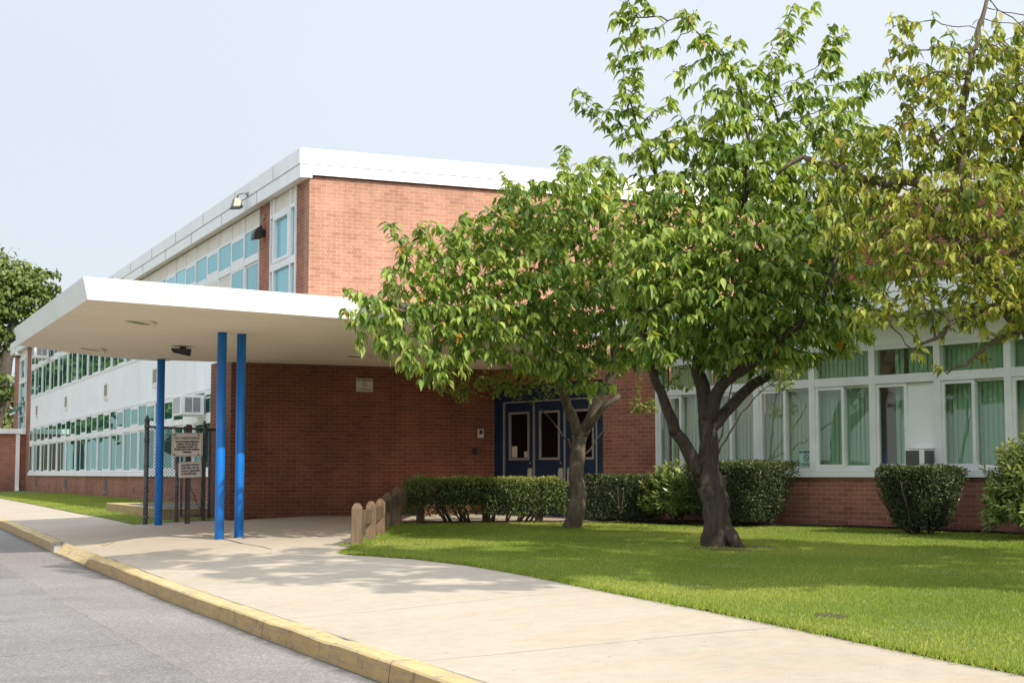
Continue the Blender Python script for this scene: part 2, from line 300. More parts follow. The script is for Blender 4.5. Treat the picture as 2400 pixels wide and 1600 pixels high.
# ------------------------------------------------------------------ mesh helpers
class MB:
    def __init__(s): s.v = []; s.f = []
    def add(s, vs, fs):
        o = len(s.v); s.v += [tuple(p) for p in vs]; s.f += [tuple(i+o for i in f) for f in fs]; return s
    def hexa(s, b, t):        # bottom loop, top loop (same order, counter-clockwise from above)
        n = len(b)
        return s.add(list(b)+list(t), [tuple(range(n))[::-1], tuple(range(n, 2*n))]+[(i, (i+1) % n, n+(i+1) % n, n+i) for i in range(n)])
    def box(s, x0, x1, y0, y1, z0, z1):
        return s.hexa([(x0,y0,z0),(x1,y0,z0),(x1,y1,z0),(x0,y1,z0)], [(x0,y0,z1),(x1,y0,z1),(x1,y1,z1),(x0,y1,z1)])
    def obox(s, o, u, w, u0, u1, w0, w1, z0, z1):   # box in a turned frame: u along, w across
        q = lambda a, c, z: (o[0]+u[0]*a+w[0]*c, o[1]+u[1]*a+w[1]*c, z)
        lo = [q(u0,w0,z0),q(u1,w0,z0),q(u1,w1,z0),q(u0,w1,z0)]; hi = [q(u0,w0,z1),q(u1,w0,z1),q(u1,w1,z1),q(u0,w1,z1)]
        if u[0]*w[1]-u[1]*w[0] < 0: lo = lo[::-1]; hi = hi[::-1]
        return s.hexa(lo, hi)
    def prism(s, poly, z0, z1):
        return s.hexa([(x,y,z0) for x,y in poly], [(x,y,z1) for x,y in poly])
    def tube(s, pts, rad, n=12, cap=True, jit=0, rs=None):
        P = [Vector(p) for p in pts]; R = rad if isinstance(rad, (list, tuple)) else [rad]*len(P)
        o = len(s.v); up = Vector((0, 1, .13)).normalized(); prev = None
        for i, p in enumerate(P):
            t = (P[min(i+1, len(P)-1)]-P[max(i-1, 0)]).normalized()
            a = (up-t*up.dot(t)) if prev is None else (prev-t*prev.dot(t))
            if a.length < 1e-4: a = t.orthogonal()
            a.normalize(); prev = a; c = t.cross(a)
            for k in range(n):
                th = 2*PI*k/n; r = R[i]*(1+(jit*(rs.rand()-.5) if jit else 0))
                s.v.append(tuple(p+(a*math.cos(th)+c*math.sin(th))*r))
        for i in range(len(P)-1):
            for k in range(n):
                s.f.append((o+i*n+k, o+i*n+(k+1) % n, o+(i+1)*n+(k+1) % n, o+(i+1)*n+k))
        if cap: s.f.append(tuple(o+k for k in range(n))[::-1]); s.f.append(tuple(o+(len(P)-1)*n+k for k in range(n)))
        return s
    def disc(s, c, r0, r1, z, n=24, nrm=None): ...
    def build(s, name, mat, parent=None, smooth=False, bevel=0, extra=None):
        me = bpy.data.meshes.new(name); off = ploc(parent); k = len(s.f)
        if extra: s.add(extra[0].v, extra[0].f)
        me.from_pydata([(a-off[0], b-off[1], c-off[2]) for a, b, c in s.v], [], s.f); me.update()
        o = link(name, me, mat, parent, smooth, bevel)
        if extra:
            me.materials.append(extra[1])
            for p in me.polygons[k:]: p.material_index = 1
        return o
def ploc(p):
    v = Vector((0, 0, 0))
    while p is not None: v = v+p.location; p = p.parent
    return v
def set_uv(me, off=(0, 0, 0)):
    n = len(me.loops); uv = me.uv_layers.new(name='UVMap')
    co = np.empty(len(me.vertices)*3, np.float32); me.vertices.foreach_get('co', co); co = co.reshape(-1, 3)+np.array(off, np.float32)
    li = np.empty(n, np.int32); me.loops.foreach_get('vertex_index', li)
    nr = np.empty(len(me.polygons)*3, np.float32); me.polygons.foreach_get('normal', nr); nr = nr.reshape(-1, 3)
    lt = np.empty(len(me.polygons), np.int32); me.polygons.foreach_get('loop_total', lt)
    pn = np.repeat(nr, lt, axis=0); p = co[li]
    h = np.hypot(pn[:, 0], pn[:, 1]); flat = h < .5; h[h < 1e-6] = 1
    u = np.where(flat, p[:, 0], (-pn[:, 1]*p[:, 0]+pn[:, 0]*p[:, 1])/h); v = np.where(flat, p[:, 1], p[:, 2])
    uv.data.foreach_set('uv', np.stack([u, v], 1).astype(np.float32).ravel())
def link(name, me, mat, parent=None, smooth=False, bevel=0):
    if not me.uv_layers and len(me.loops) < 60000: set_uv(me, ploc(parent))
    o = bpy.data.objects.new(name, me); C.objects.link(o); o.parent = parent
    if mat: me.materials.append(mat)
    if smooth: me.polygons.foreach_set('use_smooth', [True]*len(me.polygons))
    if bevel:
        bv = o.modifiers.new('Bevel', 'BEVEL'); bv.width = bevel; bv.segments = 2; bv.limit_method = 'ANGLE'; bv.angle_limit = math.radians(40)
    return o
def tag(o, label=None, cat=None, group=None, kind=None):
    for k, v in (('label', label), ('category', cat), ('group', group), ('kind', kind)):
        if v: o[k] = v
    return o
def thing(name, label, cat, loc=(0, 0, 0), group=None):
    o = bpy.data.objects.new(name, None); C.objects.link(o); o.location = loc; o.empty_display_size = .2
    return tag(o, label, cat, group)
def text(name, body, size, o, u, w, mat, parent, align='CENTER', bold=0, sx=1., space=1., line=1.):
    # o origin, u along the line, w up
    cu = bpy.data.curves.new(name, 'FONT'); cu.body = body; cu.size = size; cu.align_x = align; cu.align_y = 'CENTER'
    cu.offset = bold; cu.space_character = space; cu.space_line = line
    t = bpy.data.objects.new(name+'_curve', cu); C.objects.link(t)
    bpy.context.view_layer.update()
    me = bpy.data.meshes.new_from_object(t.evaluated_get(bpy.context.evaluated_depsgraph_get()))
    bpy.data.objects.remove(t); bpy.data.curves.remove(cu)
    off = ploc(parent); O = Vector(o)-off; U = Vector(u); W = Vector(w)
    for v in me.vertices: v.co = O+U*(v.co.x*sx)+W*v.co.y
    me.name = name; me.materials.clear(); me.update()
    return link(name, me, mat, parent)

def sheet(name, poly, mat, zoff, step, zf=gz, parent=None, kind='structure', label=None):
    bm = bmesh.new(); f = bm.faces.new([bm.verts.new((x, y, 0)) for x, y in poly])
    if f.normal.z < 0: f.normal_flip()
    bmesh.ops.triangulate(bm, faces=bm.faces[:])
    for ax in (0, 1):
        lo = min(p[ax] for p in poly); hi = max(p[ax] for p in poly); k = lo+step
        while k < hi:
            no = (1, 0, 0) if ax == 0 else (0, 1, 0); co = (k, 0, 0) if ax == 0 else (0, k, 0)
            bmesh.ops.bisect_plane(bm, geom=bm.verts[:]+bm.edges[:]+bm.faces[:], plane_co=co, plane_no=no); k += step
    for v in bm.verts: v.co.z = zf(v.co.x, v.co.y)+zoff
    bmesh.ops.recalc_face_normals(bm, faces=bm.faces[:])
    if sum(f.normal.z for f in bm.faces) < 0: bmesh.ops.reverse_faces(bm, faces=bm.faces[:])
    off = ploc(parent)
    for v in bm.verts: v.co -= off
    me = bpy.data.meshes.new(name); bm.to_mesh(me); bm.free()
    return tag(link(name, me, mat, parent, True), kind=kind, label=label)
def inside(poly, x, y):
    r = False; n = len(poly)
    for i in range(n):
        (x0, y0), (x1, y1) = poly[i], poly[(i+1) % n]
        if (y0 > y) != (y1 > y) and x < (x1-x0)*(y-y0)/(y1-y0)+x0: r = not r
    return r

# ------------------------------------------------------------------ foliage helpers
LV = np.array([(0,0,0)]+[(x, s*y, .07*abs(s)-d) for x, y, d in ((.2,.17,.01),(.47,.235,.045),(.76,.14,.125)) for s in (-1,0,1)]+[(1.1,0,-.26)], np.float32)
LF = [(0,2,1),(0,3,2),(1,2,5,4),(2,3,6,5),(4,5,8,7),(5,6,9,8),(7,8,10),(8,9,10)]
SV = np.array([(0,0,0),(.5,-.24,.05),(1,0,-.06),(.5,.24,.05)], np.float32); SF = [(0,3,2,1)]
BV = np.array([(0,-.5,0),(0,.5,0),(.6,.28,.05),(.6,-.28,.05),(1,0,.22)], np.float32); BF = [(0,1,2,3),(3,2,4)]
def scatter(name, tv, tf, pos, xdir, nrm, size, tint, mat, parent=None, width=None):
    pos = np.asarray(pos, np.float32); n = len(pos)
    X = xdir/np.maximum(np.linalg.norm(xdir, axis=1, keepdims=True), 1e-6)
    Y = np.cross(nrm, X); Y /= np.maximum(np.linalg.norm(Y, axis=1, keepdims=True), 1e-6); Z = np.cross(X, Y)
    s = size[:, None, None]; w = s if width is None else width[:, None, None]
    v = pos[:, None, :]+tv[None, :, 0:1]*s*X[:, None, :]+tv[None, :, 1:2]*w*Y[:, None, :]+tv[None, :, 2:3]*s*Z[:, None, :]
    k = len(tv); v = v.reshape(-1, 3)-np.array(ploc(parent), np.float32)
    tl = np.array([i for f in tf for i in f], np.int64); tt = np.array([len(f) for f in tf], np.int64)
    li = (tl[None, :]+(np.arange(n)*k)[:, None]).ravel(); lt = np.tile(tt, n); ls = np.concatenate([[0], np.cumsum(lt)[:-1]])
    me = bpy.data.meshes.new(name); me.vertices.add(len(v)); me.vertices.foreach_set('co', v.astype(np.float32).ravel())
    me.loops.add(len(li)); me.loops.foreach_set('vertex_index', li.astype(np.int32))
    me.polygons.add(len(lt)); me.polygons.foreach_set('loop_start', ls.astype(np.int32)); me.polygons.foreach_set('loop_total', lt.astype(np.int32))
    me.polygons.foreach_set('use_smooth', np.ones(len(lt), bool))
    a = me.attributes.new('tint', 'FLOAT', 'POINT'); a.data.foreach_set('value', np.repeat(tint, k).astype(np.float32))
    me.update(calc_edges=True); me.validate()
    o = bpy.data.objects.new(name, me); C.objects.link(o); o.parent = parent; me.materials.append(mat); return o
def unit(a): return a/np.maximum(np.linalg.norm(a, axis=-1, keepdims=True), 1e-6)
def grow(rs, nodes, attr, D=.13, dk=.3, iters=140, trop=(0, 0, .05), reach=3.0):
    P = [np.array(n[0], float) for n in nodes]; par = [n[1] for n in nodes]; R = [n[2] for n in nodes]
    A = np.array(attr, float); alive = np.ones(len(A), bool); best = np.full(len(A), 1e9); idx = np.zeros(len(A), int)
    def upd(start):
        Q = np.array(P[start:])
        d = np.linalg.norm(A[:, None, :]-Q[None], axis=2); k = d.argmin(1); dm = d[np.arange(len(A)), k]
        m = dm < best; best[m] = dm[m]; idx[m] = k[m]+start
    upd(0); trop = np.array(trop); kids = [0]*len(P)
    for _ in range(iters):
        act = alive & (best < reach)
        if not act.any(): break
        start = len(P); D_ = unit(A-np.array(P)[idx]); acc = {}
        for i in np.nonzero(act)[0]: acc.setdefault(idx[i], []).append(D_[i])
        for k, ds in acc.items():
            ds = np.array(ds); pick = ds[rs.randint(len(ds))]; near = ds[ds@pick > .35]      # head for one cluster of targets
            d = near.mean(0)+trop+rs.normal(0, .2, 3); d = d/max(np.linalg.norm(d), 1e-6)
            if kids[k] > 3 and rs.rand() < .7: continue
            kids[k] += 1; P.append(P[k]+d*D); par.append(k); R.append(0); kids.append(0)
        if len(P) == start: continue
        upd(start); alive &= best > dk
        if len(P) > 12000: break
    return np.array(P), np.array(par), np.array(R, float)
def woody(P, par, R, tip=.005, ex=2.35, cap=.09):
    n = len(P); acc = np.zeros(n); size = np.ones(n)
    for i in range(n-1, -1, -1):
        if acc[i] == 0: acc[i] = tip**ex
        if par[i] >= 0: acc[par[i]] += acc[i]*.85; size[par[i]] += size[i]
    r = np.minimum(acc**(1/ex), cap); fixed = R > 0; r[fixed] = R[fixed]; return r, size
def twig_mesh(mb, P, par, r, n0):
    for i in range(n0, len(P)):
        p = par[i]
        if p < 0: continue
        a, b = Vector(P[p]), Vector(P[i]); t = (b-a)
        if t.length < 1e-4: continue
        t.normalize(); u = t.orthogonal().normalized(); w = t.cross(u); k = 5 if r[i] > .02 else 4 if r[i] > .008 else 3
        ra, rb = min(r[p], r[i]*1.6), r[i]; o = len(mb.v)
        a2 = a-t*.01
        for q, rr in ((a2, ra), (b, rb)):
            for j in range(k): th = 2*PI*j/k; mb.v.append(tuple(q+(u*math.cos(th)+w*math.sin(th))*rr))
        for j in range(k): mb.f.append((o+j, o+(j+1) % k, o+k+(j+1) % k, o+k+j))
def blob_points(rs, blobs, dens):
    out = []
    for (c, rx, ry, rd) in blobs:       # rx right, ry up, rd depth
        n = max(5, int(dens*4.19*rx*ry*rd)); q = rs.normal(0, 1, (n, 3)); q = unit(q)*(rs.rand(n, 1)**.38)
        for a in q:
            r, d, z = a[0]*rx, a[1]*rd, a[2]*ry; out.append((c[0]+r*CP+d*SP, c[1]-r*SP+d*CP, c[2]+z))
    return np.array(out)
def whip(pts, rad, d0, d1=None):
    out = []; d1 = d0 if d1 is None else d1
    for i in range(len(pts)-1):
        (xa, ya), (xb, yb) = pts[i], pts[i+1]; n = max(2, int(math.hypot(xb-xa, yb-ya)/25))
        for k in range(n):
            t = k/n; f = (i+t)/(len(pts)-1); out.append((at(xa+(xb-xa)*t, ya+(yb-ya)*t, d0+(d1-d0)*f), rad, rad, rad))
    return out
def make_tree(name, label, cat, base, limbs, blobs, seed, leafmat, barkmat, leaf=(.13, .17), dens=55, per=3, D=.13, dk=.27,
              group=None, keep=None, shape='leaf', trop=(0, 0, .06), thin=14, droop=1.0, tipn=5, tscale=1., prob=1.):
    """limbs: list of (points, radii); the first is the trunk. Twigs grow from the limbs into the crown volume."""
    rs = np.random.RandomState(seed); t = thing(name, label, cat, base, group)
    mb = MB(); nodes = []
    for pts, rad in limbs:
        # smooth the limb through its points
        P = [np.array(p, float) for p in pts]; Q = []; RR = []
        for i in range(len(P)-1):
            p0, p1, p2, p3 = P[max(i-1, 0)], P[i], P[i+1], P[min(i+2, len(P)-1)]; n = max(2, int(np.linalg.norm(p2-p1)/.12))
            for k in range(n):
                s = k/n; Q.append(.5*((2*p1)+(-p0+p2)*s+(2*p0-5*p1+4*p2-p3)*s*s+(-p0+3*p1-3*p2+p3)*s**3)); RR.append(rad[i]*(1-s)+rad[i+1]*s)
        Q.append(P[-1]); RR.append(rad[-1])
        Q = [q+rs.normal(0, .012, 3)*(0 if j in (0, len(Q)-1) else 1) for j, q in enumerate(Q)]
        mb.tube(Q, RR, 12 if RR[0] > .05 else 7, True, .12, rs)
        if nodes:
            d = [np.linalg.norm(np.array(nd[0])-Q[0]) for nd in nodes]; par = int(np.argmin(d))
        else: par = -1
        for j, q in enumerate(Q):
            nodes.append((q, par, RR[j])); par = len(nodes)-1
    attr = blob_points(rs, blobs, dens)
    if keep is not None: attr = np.array([a for a in attr if keep(a)])
    n0 = len(nodes)
    P, par, R = grow(rs, nodes, attr, D, dk, trop=trop)
    r, size = woody(P, par, R)
    twig_mesh(mb, P, par, r, n0)
    mb.build('trunk', barkmat, t, True)
    sites = [i for i in range(n0, len(P)) if size[i] <= thin and rs.rand() < prob]
    pos = []; xd = []; nm = []; sz = []; ti = []
    base_t = rs.rand(len(P))
    for i in sites:
        if keep is not None and not keep(P[i]): continue
        tw = P[i]-P[par[i]]; tw = tw/max(np.linalg.norm(tw), 1e-6)
        k = tipn if size[i] <= 1.5 else per
        a0 = rs.rand()*6.28
        for j in range(k):
            a = a0+j*2.4+rs.normal(0, .3); hv = np.array([math.cos(a), math.sin(a), 0])
            d = hv*(.75+.3*rs.rand())+tw*.45+np.array([0, 0, -(.35+.9*rs.rand())*droop])
            pos.append(P[i]+rs.normal(0, .02, 3)-tw*rs.rand()*D); xd.append(d)
            nm.append(np.array([0, 0, 1.])+hv*.35+rs.normal(0, .25, 3)); sz.append((leaf[0]+(leaf[1]-leaf[0])*rs.rand())*(.55 if rs.rand() < .15 else 1))
            ti.append(np.clip(.5*base_t[i]+.5*rs.rand(), 0, .985) if rs.rand() > .006 else 1.)
    v, f = (LV, LF) if shape == 'leaf' else (SV, SF)
    ti = np.array(ti)*tscale
    scatter('crown', v, f, pos, np.array(xd), np.array(nm), np.array(sz), ti, leafmat, t)
    print(name, 'nodes', len(P), 'leaves', len(pos)); return t

# ================================================================== SETTING
YW = 27.7; XF = 8.106
WA = math.radians(14.5); WU = (math.sin(WA), -math.cos(WA)); WN = (-math.cos(WA), -math.sin(WA)); WO = (11.78, YW)   # the wing: along, outward
def W(t, o=0): return (WO[0]+WU[0]*t+WN[0]*o, WO[1]+WU[1]*t+WN[1]*o)
def wing_x(y): return WO[0]+math.tan(WA)*(YW-y)
KX = 3.3             # kerb line
mb = MB(); S = 900
mb.add([(-S, -S, -1.62), (S, -S, -1.62), (S, S*1.5, -1.62), (-S, S*1.5, -1.62)], [(0, 1, 2, 3)])
tag(mb.build('ground', M['earth']), kind='structure')
def road_z(x, y): return gz(KX, y)-.135-.012*max(0, KX-x)*.6
sheet('road', [(-7.5, -6), (KX-.01, -6), (KX-.01, 70), (-7.5, 70)], M['asphalt'], 0, 1.0, road_z)
sheet('far_verge', [(-40, -20), (-7.5, -20), (-7.5, 120), (-40, 120)], M['turf'], .03, 8, lambda x, y: -1.25)
sheet('far_green', [(-7.4, 70.3), (6.4, 70.3), (6.4, 84), (9, 84), (9, 140), (-7.4, 140)], M['turf'], 0, 8, lambda x, y: -.95)
# kerb
def kerb_run(name, y0, y1, hf, mat, label_kind='structure', w=.17):
    mb = MB(); n = max(2, int((y1-y0)/.35)); rows = []; rs = np.random.RandomState(int(y0*10) % 97)
    for i in range(n+1):
        y = y0+(y1-y0)*i/n; zt = gz(KX, y)+.006; h = hf(y); top = road_z(KX, y)+.0+(zt-road_z(KX, y))*h
        jx = rs.normal(0, .004); jz = rs.normal(0, .003)
        rows.append([(KX-.02+jx, y, road_z(KX, y)-.05), (KX+.0+jx, y, top-.018+jz), (KX+.012+jx, y, top-.004+jz), (KX+.03, y, top+jz), (KX+w, y, max(top, zt-.003)+(jz if h > .9 else 0)), (KX+w, y, road_z(KX, y)-.05)])
    m = 6
    for r in rows: mb.v += r
    for i in range(n):
        for k in range(m-1):
            a = i*m+k; mb.f.append((a, a+1, a+m+1, a+m))
    mb.f.append(tuple(range(m))[::-1]); mb.f.append(tuple(n*m+k for k in range(m)))
    mb.f = [f[::-1] for f in mb.f]
    o = mb.build(name, mat); return tag(o, kind='structure')
def sm(t): t = min(max(t, 0), 1); return t*t*(3-2*t)
kerb_run('kerb', 2, 21.75, lambda y: sm((21.75-y)/.5)*.86+.14, M['yellow'])
kerb_run('dropped_kerb', 21.76, 24.9, lambda y: .14, M['yellow'])
kerb_run('far_kerb', 24.91, 70, lambda y: 1., M['yellow'])
# broken concrete end of the far kerb
mb = MB(); z = gz(KX, 24.8)
mb.hexa([(3.27,24.55,z-.14),(3.42,24.62,z-.13),(3.50,24.93,z-.1),(3.27,24.93,z-.14)], [(3.30,24.68,z-.05),(3.40,24.72,z-.02),(3.47,24.93,z+.008),(3.285,24.93,z+.004)])
tag(mb.build('broken_kerb_end', M['concrete_raw'], bevel=.01), kind='structure')

# right lawn outline and pavement
LAWN = [(5.9, 1.5), (6.05, 5), (6.11, 7.3), (6.23, 10.84), (6.36, 14.0), (6.36, 15.6), (6.22, 16.9), (5.95, 17.7), (5.80, 18.1), (5.82, 18.35), (6.05, 18.7),
        (6.33, 19.2), (6.95, 20.3), (7.45, 21.3), (7.98, 22.5), (8.38, 23.25), (8.75, 23.75), (9.9, 23.55), (11.3, 23.1), (12.0, 22.2), (12.35, 21.6), (12.88, 21.1), (13.74, 19.4), (14.2, 16.8), (15.2, 12.5), (16.8, 6), (17.9, 1.5)]
def pave_z(x, y):
    z = gz(x, y)
    if 21.2 < y < 25.2 and x < 4.6:     # ramp down to the dropped kerb
        z -= .105*sm((4.6-x)/1.1)*min(sm((y-21.3)/.7), sm((25.1-y)/.5))
    return z
sheet('pavement', [(KX+.165, 0), (18, 0), (18, YW-.02), (6.69, YW-.02), (6.69, 28.4), (XF-.02, 29.2), (XF-.02, 70.2), (KX+.165, 70.2)], M['pavement'], 0, .5, pave_z)
sheet('lawn', LAWN, M['turf'], .016, .5)
SIDE = [(5.1, 28.2), (6.6, 28.2), (XF-.01, 28.9), (XF-.01, 70.4), (5.72, 70.4), (5.50, 54.2), (5.21, 41.5), (5.04, 33.1), (5.1, 29.4)]
sheet('side_lawn', SIDE, M['turf'], .010, 1.0)
BED = [(12.35, 21.6), (12.88, 21.1), (13.74, 19.4), (14.2, 16.8), (15.2, 12.5), (16.8, 6), (17.9, 1.5), (19.0, 1.5)]+[(wing_x(y)+.02, y) for y in (4, 8, 12, 16, 20, 23)]+[(11.9, 23.6), (11.2, 23.6), (11.3, 23.1), (12.0, 22.2)]
sheet('planting_bed', BED, M['soil'], .05, .4, lambda x, y: gz(x, y)+.015*math.sin(7*x+3*y)*math.sin(5*y-2*x))
HB = [(8.6, 23.7), (8.8, 23.75), (9.9, 23.55), (11.3, 23.1), (11.2, 23.6), (10.9, 24.0), (9.0, 24.6), (8.55, 24.4)]
sheet('hedge_bed', HB, M['soil'], .03, .3)
# yellow painted triangle behind the dropped kerb
def strip(name, poly, mat, zo):
    return sheet(name, poly, mat, zo, .4, pave_z)
strip('painted_triangle', [(KX+.18, 22.3), (KX+.18, 24.8), (3.95, 24.75), (4.35, 24.72), (3.75, 24.1), (KX+.30, 23.6)], M['yellow'], .005)
# settlement crack across the pavement by the columns
mb = MB(); pts = [(4.6, 24.6), (4.95, 24.2), (5.22, 23.7), (5.35, 23.0), (5.38, 22.2), (5.36, 21.4), (5.40, 20.6), (5.37, 19.9)]
for i in range(len(pts)-1):
    (xa, ya), (xb, yb) = pts[i], pts[i+1]; w = .012 if i < 5 else .007
    mb.add([(xa-w, ya, gz(xa, ya)+.005), (xb-w, yb, gz(xb, yb)+.005), (xb+w, yb, gz(xb, yb)+.005), (xa+w, ya, gz(xa, ya)+.005)], [(0, 1, 2, 3)])
tag(mb.build('pavement_crack', M['soil']), kind='structure')

# ------------------------------------------------------------------ grass
def grass(name, poly, dens, hgt, seed, pred=None, edge=0):
    rs = np.random.RandomState(seed); x0 = min(p[0] for p in poly); x1 = max(p[0] for p in poly); y0 = min(p[1] for p in poly); y1 = max(p[1] for p in poly)
    n = int((x1-x0)*(y1-y0)*dens); xy = rs.rand(n, 2)*[x1-x0, y1-y0]+[x0, y0]
    # vectorised inside test
    inp = np.zeros(n, bool); m = len(poly)
    for i in range(m):
        (xa, ya), (xb, yb) = poly[i], poly[(i+1) % m]
        if ya == yb: continue
        c = ((ya > xy[:, 1]) != (yb > xy[:, 1])) & (xy[:, 0] < (xb-xa)*(xy[:, 1]-ya)/(yb-ya)+xa); inp ^= c
    xy = xy[inp]
    if pred is not None: xy = xy[pred(xy, rs)]
    z = np.array([gz(a, b) for a, b in xy])+.012; n = len(xy)
    a = rs.rand(n)*6.283; lean = rs.rand(n)*.9
    xd = np.stack([np.cos(a)*lean, np.sin(a)*lean, np.ones(n)], 1); nm = np.stack([np.cos(a+1.57), np.sin(a+1.57), rs.normal(0, .2, n)], 1)
    patch = .5+.25*np.sin(xy[:, 0]*1.3+.7*np.sin(xy[:, 1]*.9))+.25*np.sin(xy[:, 1]*1.7+1.1*np.sin(xy[:, 0]*1.9))
    tint = np.clip(.28+.30*patch+.30*rs.rand(n)+(rs.rand(n) < .05)*.35, 0, 1)
    size = hgt*(.5+rs.rand(n)*.8)
    return tag(scatter(name, BV, BF, np.column_stack([xy, z]), xd, nm, size, tint, M['grass'], None, .0045+.003*rs.rand(n)), kind='stuff', cat='grass')
BARE = [(6.75, 9.6, .11), (9.75, 16.1, .36), (10.3, 16.2, .30), (11.6, 18.9, .2)]
def patch(cx, cy, r, seed):
    rs = np.random.RandomState(seed); return [(cx+r*(.6+.6*rs.rand())*math.cos(a), cy+1.5*r*(.6+.6*rs.rand())*math.sin(a)) for a in np.linspace(0, 2*PI, 13)[:-1]]
for i, (cx, cy, r) in enumerate(BARE): sheet('bare_soil', patch(cx, cy, r, i), M['soil'], .021, .2)
def dens_fall(xy, rs):      # thinner where it is far off
    d = np.hypot(xy[:, 0], xy[:, 1]); bare = (np.sin(xy[:, 0]*2.3+1)*np.sin(xy[:, 1]*1.9+.4) > .9)
    for cx, cy, r in BARE: bare |= (np.hypot(xy[:, 0]-cx, (xy[:, 1]-cy)/1.5) < r*.75)
    return (rs.rand(len(xy)) < np.clip(1.2-d/40, .4, 1)) & ((~bare) | (rs.rand(len(xy)) < .35))
g = grass('grass', [p for p in LAWN if True], 4200, .028, 5, lambda xy, rs: dens_fall(xy, rs) & (xy[:, 1] > 5.5) & (xy[:, 0] < 15.3)); tag(g, 'green mown grass on the lawn under the cherry trees')
# tufts along the lawn's edge
def edge_grass(seed):
    rs = np.random.RandomState(seed); pos = []; pl = LAWN[1:17]
    for i in range(len(pl)-1):
        a, b = np.array(pl[i]), np.array(pl[i+1]); L = np.linalg.norm(b-a); k = int(L*420)
        for j in range(k):
            p = a+(b-a)*rs.rand()+rs.normal(0, .035, 2); pos.append((p[0], p[1], gz(p[0], p[1])+.01))
    for (px, py) in POSTS+[(10.40, 21.42), (9.98, 16.48)]:
        for j in range(260):
            r = .10+.14*rs.rand(); a = rs.rand()*6.28; x, y = px+r*math.cos(a)*(1 if px < 9 else 1.8), py+r*math.sin(a)*(1 if px < 9 else 1.8); pos.append((x, y, gz(x, y)+.02))
    pos = np.array(pos); n = len(pos); a = rs.rand(n)*6.28; ln = rs.rand(n)
    xd = np.stack([np.cos(a)*ln, np.sin(a)*ln, np.ones(n)], 1); nm = np.stack([np.cos(a+1.57), np.sin(a+1.57), np.zeros(n)], 1)
    o = scatter('grass_tufts', BV, BF, pos, xd, nm, .022+.028*rs.rand(n), .25+.5*rs.rand(n), M['grass'], None, .006+.004*rs.rand(n))
    return tag(o, 'longer unmown grass along the lawn edge and around the posts', 'grass', kind='stuff')
POSTS = [(6.33, 19.34), (6.87, 20.36), (7.36, 21.40), (7.89, 22.62), (8.30, 23.36)]
edge_grass(11)
g = grass('side_grass', SIDE, 600, .04, 9, lambda xy, rs: (xy[:, 1] < 60) & ~((xy[:, 0] > 5.7) & (xy[:, 1] < 36) & (xy[:, 1] > 28.6))); tag(g, 'short grass strip between the far pavement and the long window wall')

# ================================================================== TWO-STOREY BUILDING
B = thing('school_building', 'two-storey red brick school block with long white window wall and white roof fascia', 'building', (XF, YW, -.75))
RX = 18.7                         # where the end wall meets the rear upper storey
mb = MB()
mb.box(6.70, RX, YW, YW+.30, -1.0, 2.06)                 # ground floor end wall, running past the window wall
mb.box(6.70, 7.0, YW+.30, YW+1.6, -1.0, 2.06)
mb.build('entrance_wall', M['brick_shaded'], B)
mb = MB(); mb.box(XF, RX, YW, YW+.30, 2.06, 5.47); mb.build('end_wall', M['brick'], B)
# window wall: brick piers and base
mb = MB()
for y0, y1 in ((YW+.30, 28.52), (30.36, 31.25), (68.85, 70.5), (73.2, 75.25)): mb.box(XF, XF+.3, y0, y1, -1.1, 5.47)
mb.box(XF, XF+.3, 31.25, 68.85, -1.1, -.07); mb.box(XF, XF+.3, 28.52, 30.36, -1.1, -.07); mb.box(XF, XF+.3, 70.5, 73.2, -1.1, 1.6)
mb.box(XF+.3, XF+12, 74.95, 75.25, -1.1, 5.47)
mb.build('pier_wall', M['brick_mid'], B)
# inner body behind the windows (dark) and roof
mb = MB(); mb.box(XF+.32, RX+8, YW+.32, 74.9, -1.0, 5.40); mb.build('interior_mass', M['black'], B)
# rear upper storey above the wing
UO = (RX, YW); u2 = WU
mb = MB(); mb.obox(UO, u2, WN, -.2, 24, -.3, 0, 1.5, 5.47); mb.build('rear_wall', M['brick_shaded'], B)
mb = MB()
poly = [(7.935, YW-.065), (RX-.15, YW-.065), (RX+WU[0]*24-.15, YW+WU[1]*24), (RX+WU[0]*24+9, YW+WU[1]*24+2), (RX+9, YW+6), (RX+8, 75.38), (7.935, 75.38)]
mb.prism(poly, 5.60, 5.94); mb.build('roof', M['roof'], B)
# fascia: two stepped bands round the eaves
mb = MB()
def band(mb, z0, z1, off):
    mb.box(7.905-off, 7.945, YW-.10-off, 75.4, z0, z1)                      # window-wall side
    mb.box(7.945, RX-.2, YW-.10-off, YW-.06, z0 if z0 > 5.6 else 5.485, z1)             # end-wall side
    a = (RX-.2, YW-.10); q = lambda t, o: (a[0]+WU[0]*t+WN[0]*o, a[1]+WU[1]*t+WN[1]*o)
    mb.prism([q(24, off), q(24, -.05), q(.0, -.05), q(.0, off)][::-1], z0, z1)
band(mb, 5.43, 5.672, 0); band(mb, 5.682, 5.965, .018)
mb.box(7.945, 8.13, YW-.10, YW-.02, 5.43, 5.485)
fb = mb
mb = MB(); mb.box(7.93, 8.12, YW-.03, 75.3, 5.445, 5.47)
mb.build('soffit', M['cream'], B)
mb = MB(); rs = np.random.RandomState(3)
for k in range(1, 16): mb.box(7.898, 7.9045, YW+3.05*k-.004, YW+3.05*k+.004, 5.43, 5.672); mb.box(7.88, 7.8865, YW+3.05*k-1.3, YW+3.05*k-1.292, 5.682, 5.965)
for k in range(4): x = 8.6+3.05*k; mb.box(x, x+.008, YW-.1245, YW-.1185, 5.682, 5.965); mb.box(x+1, x+1.008, YW-.1065, YW-.1005, 5.485, 5.672)
fb.build('fascia', M['fascia'], B, extra=(mb, M['grey_metal']))
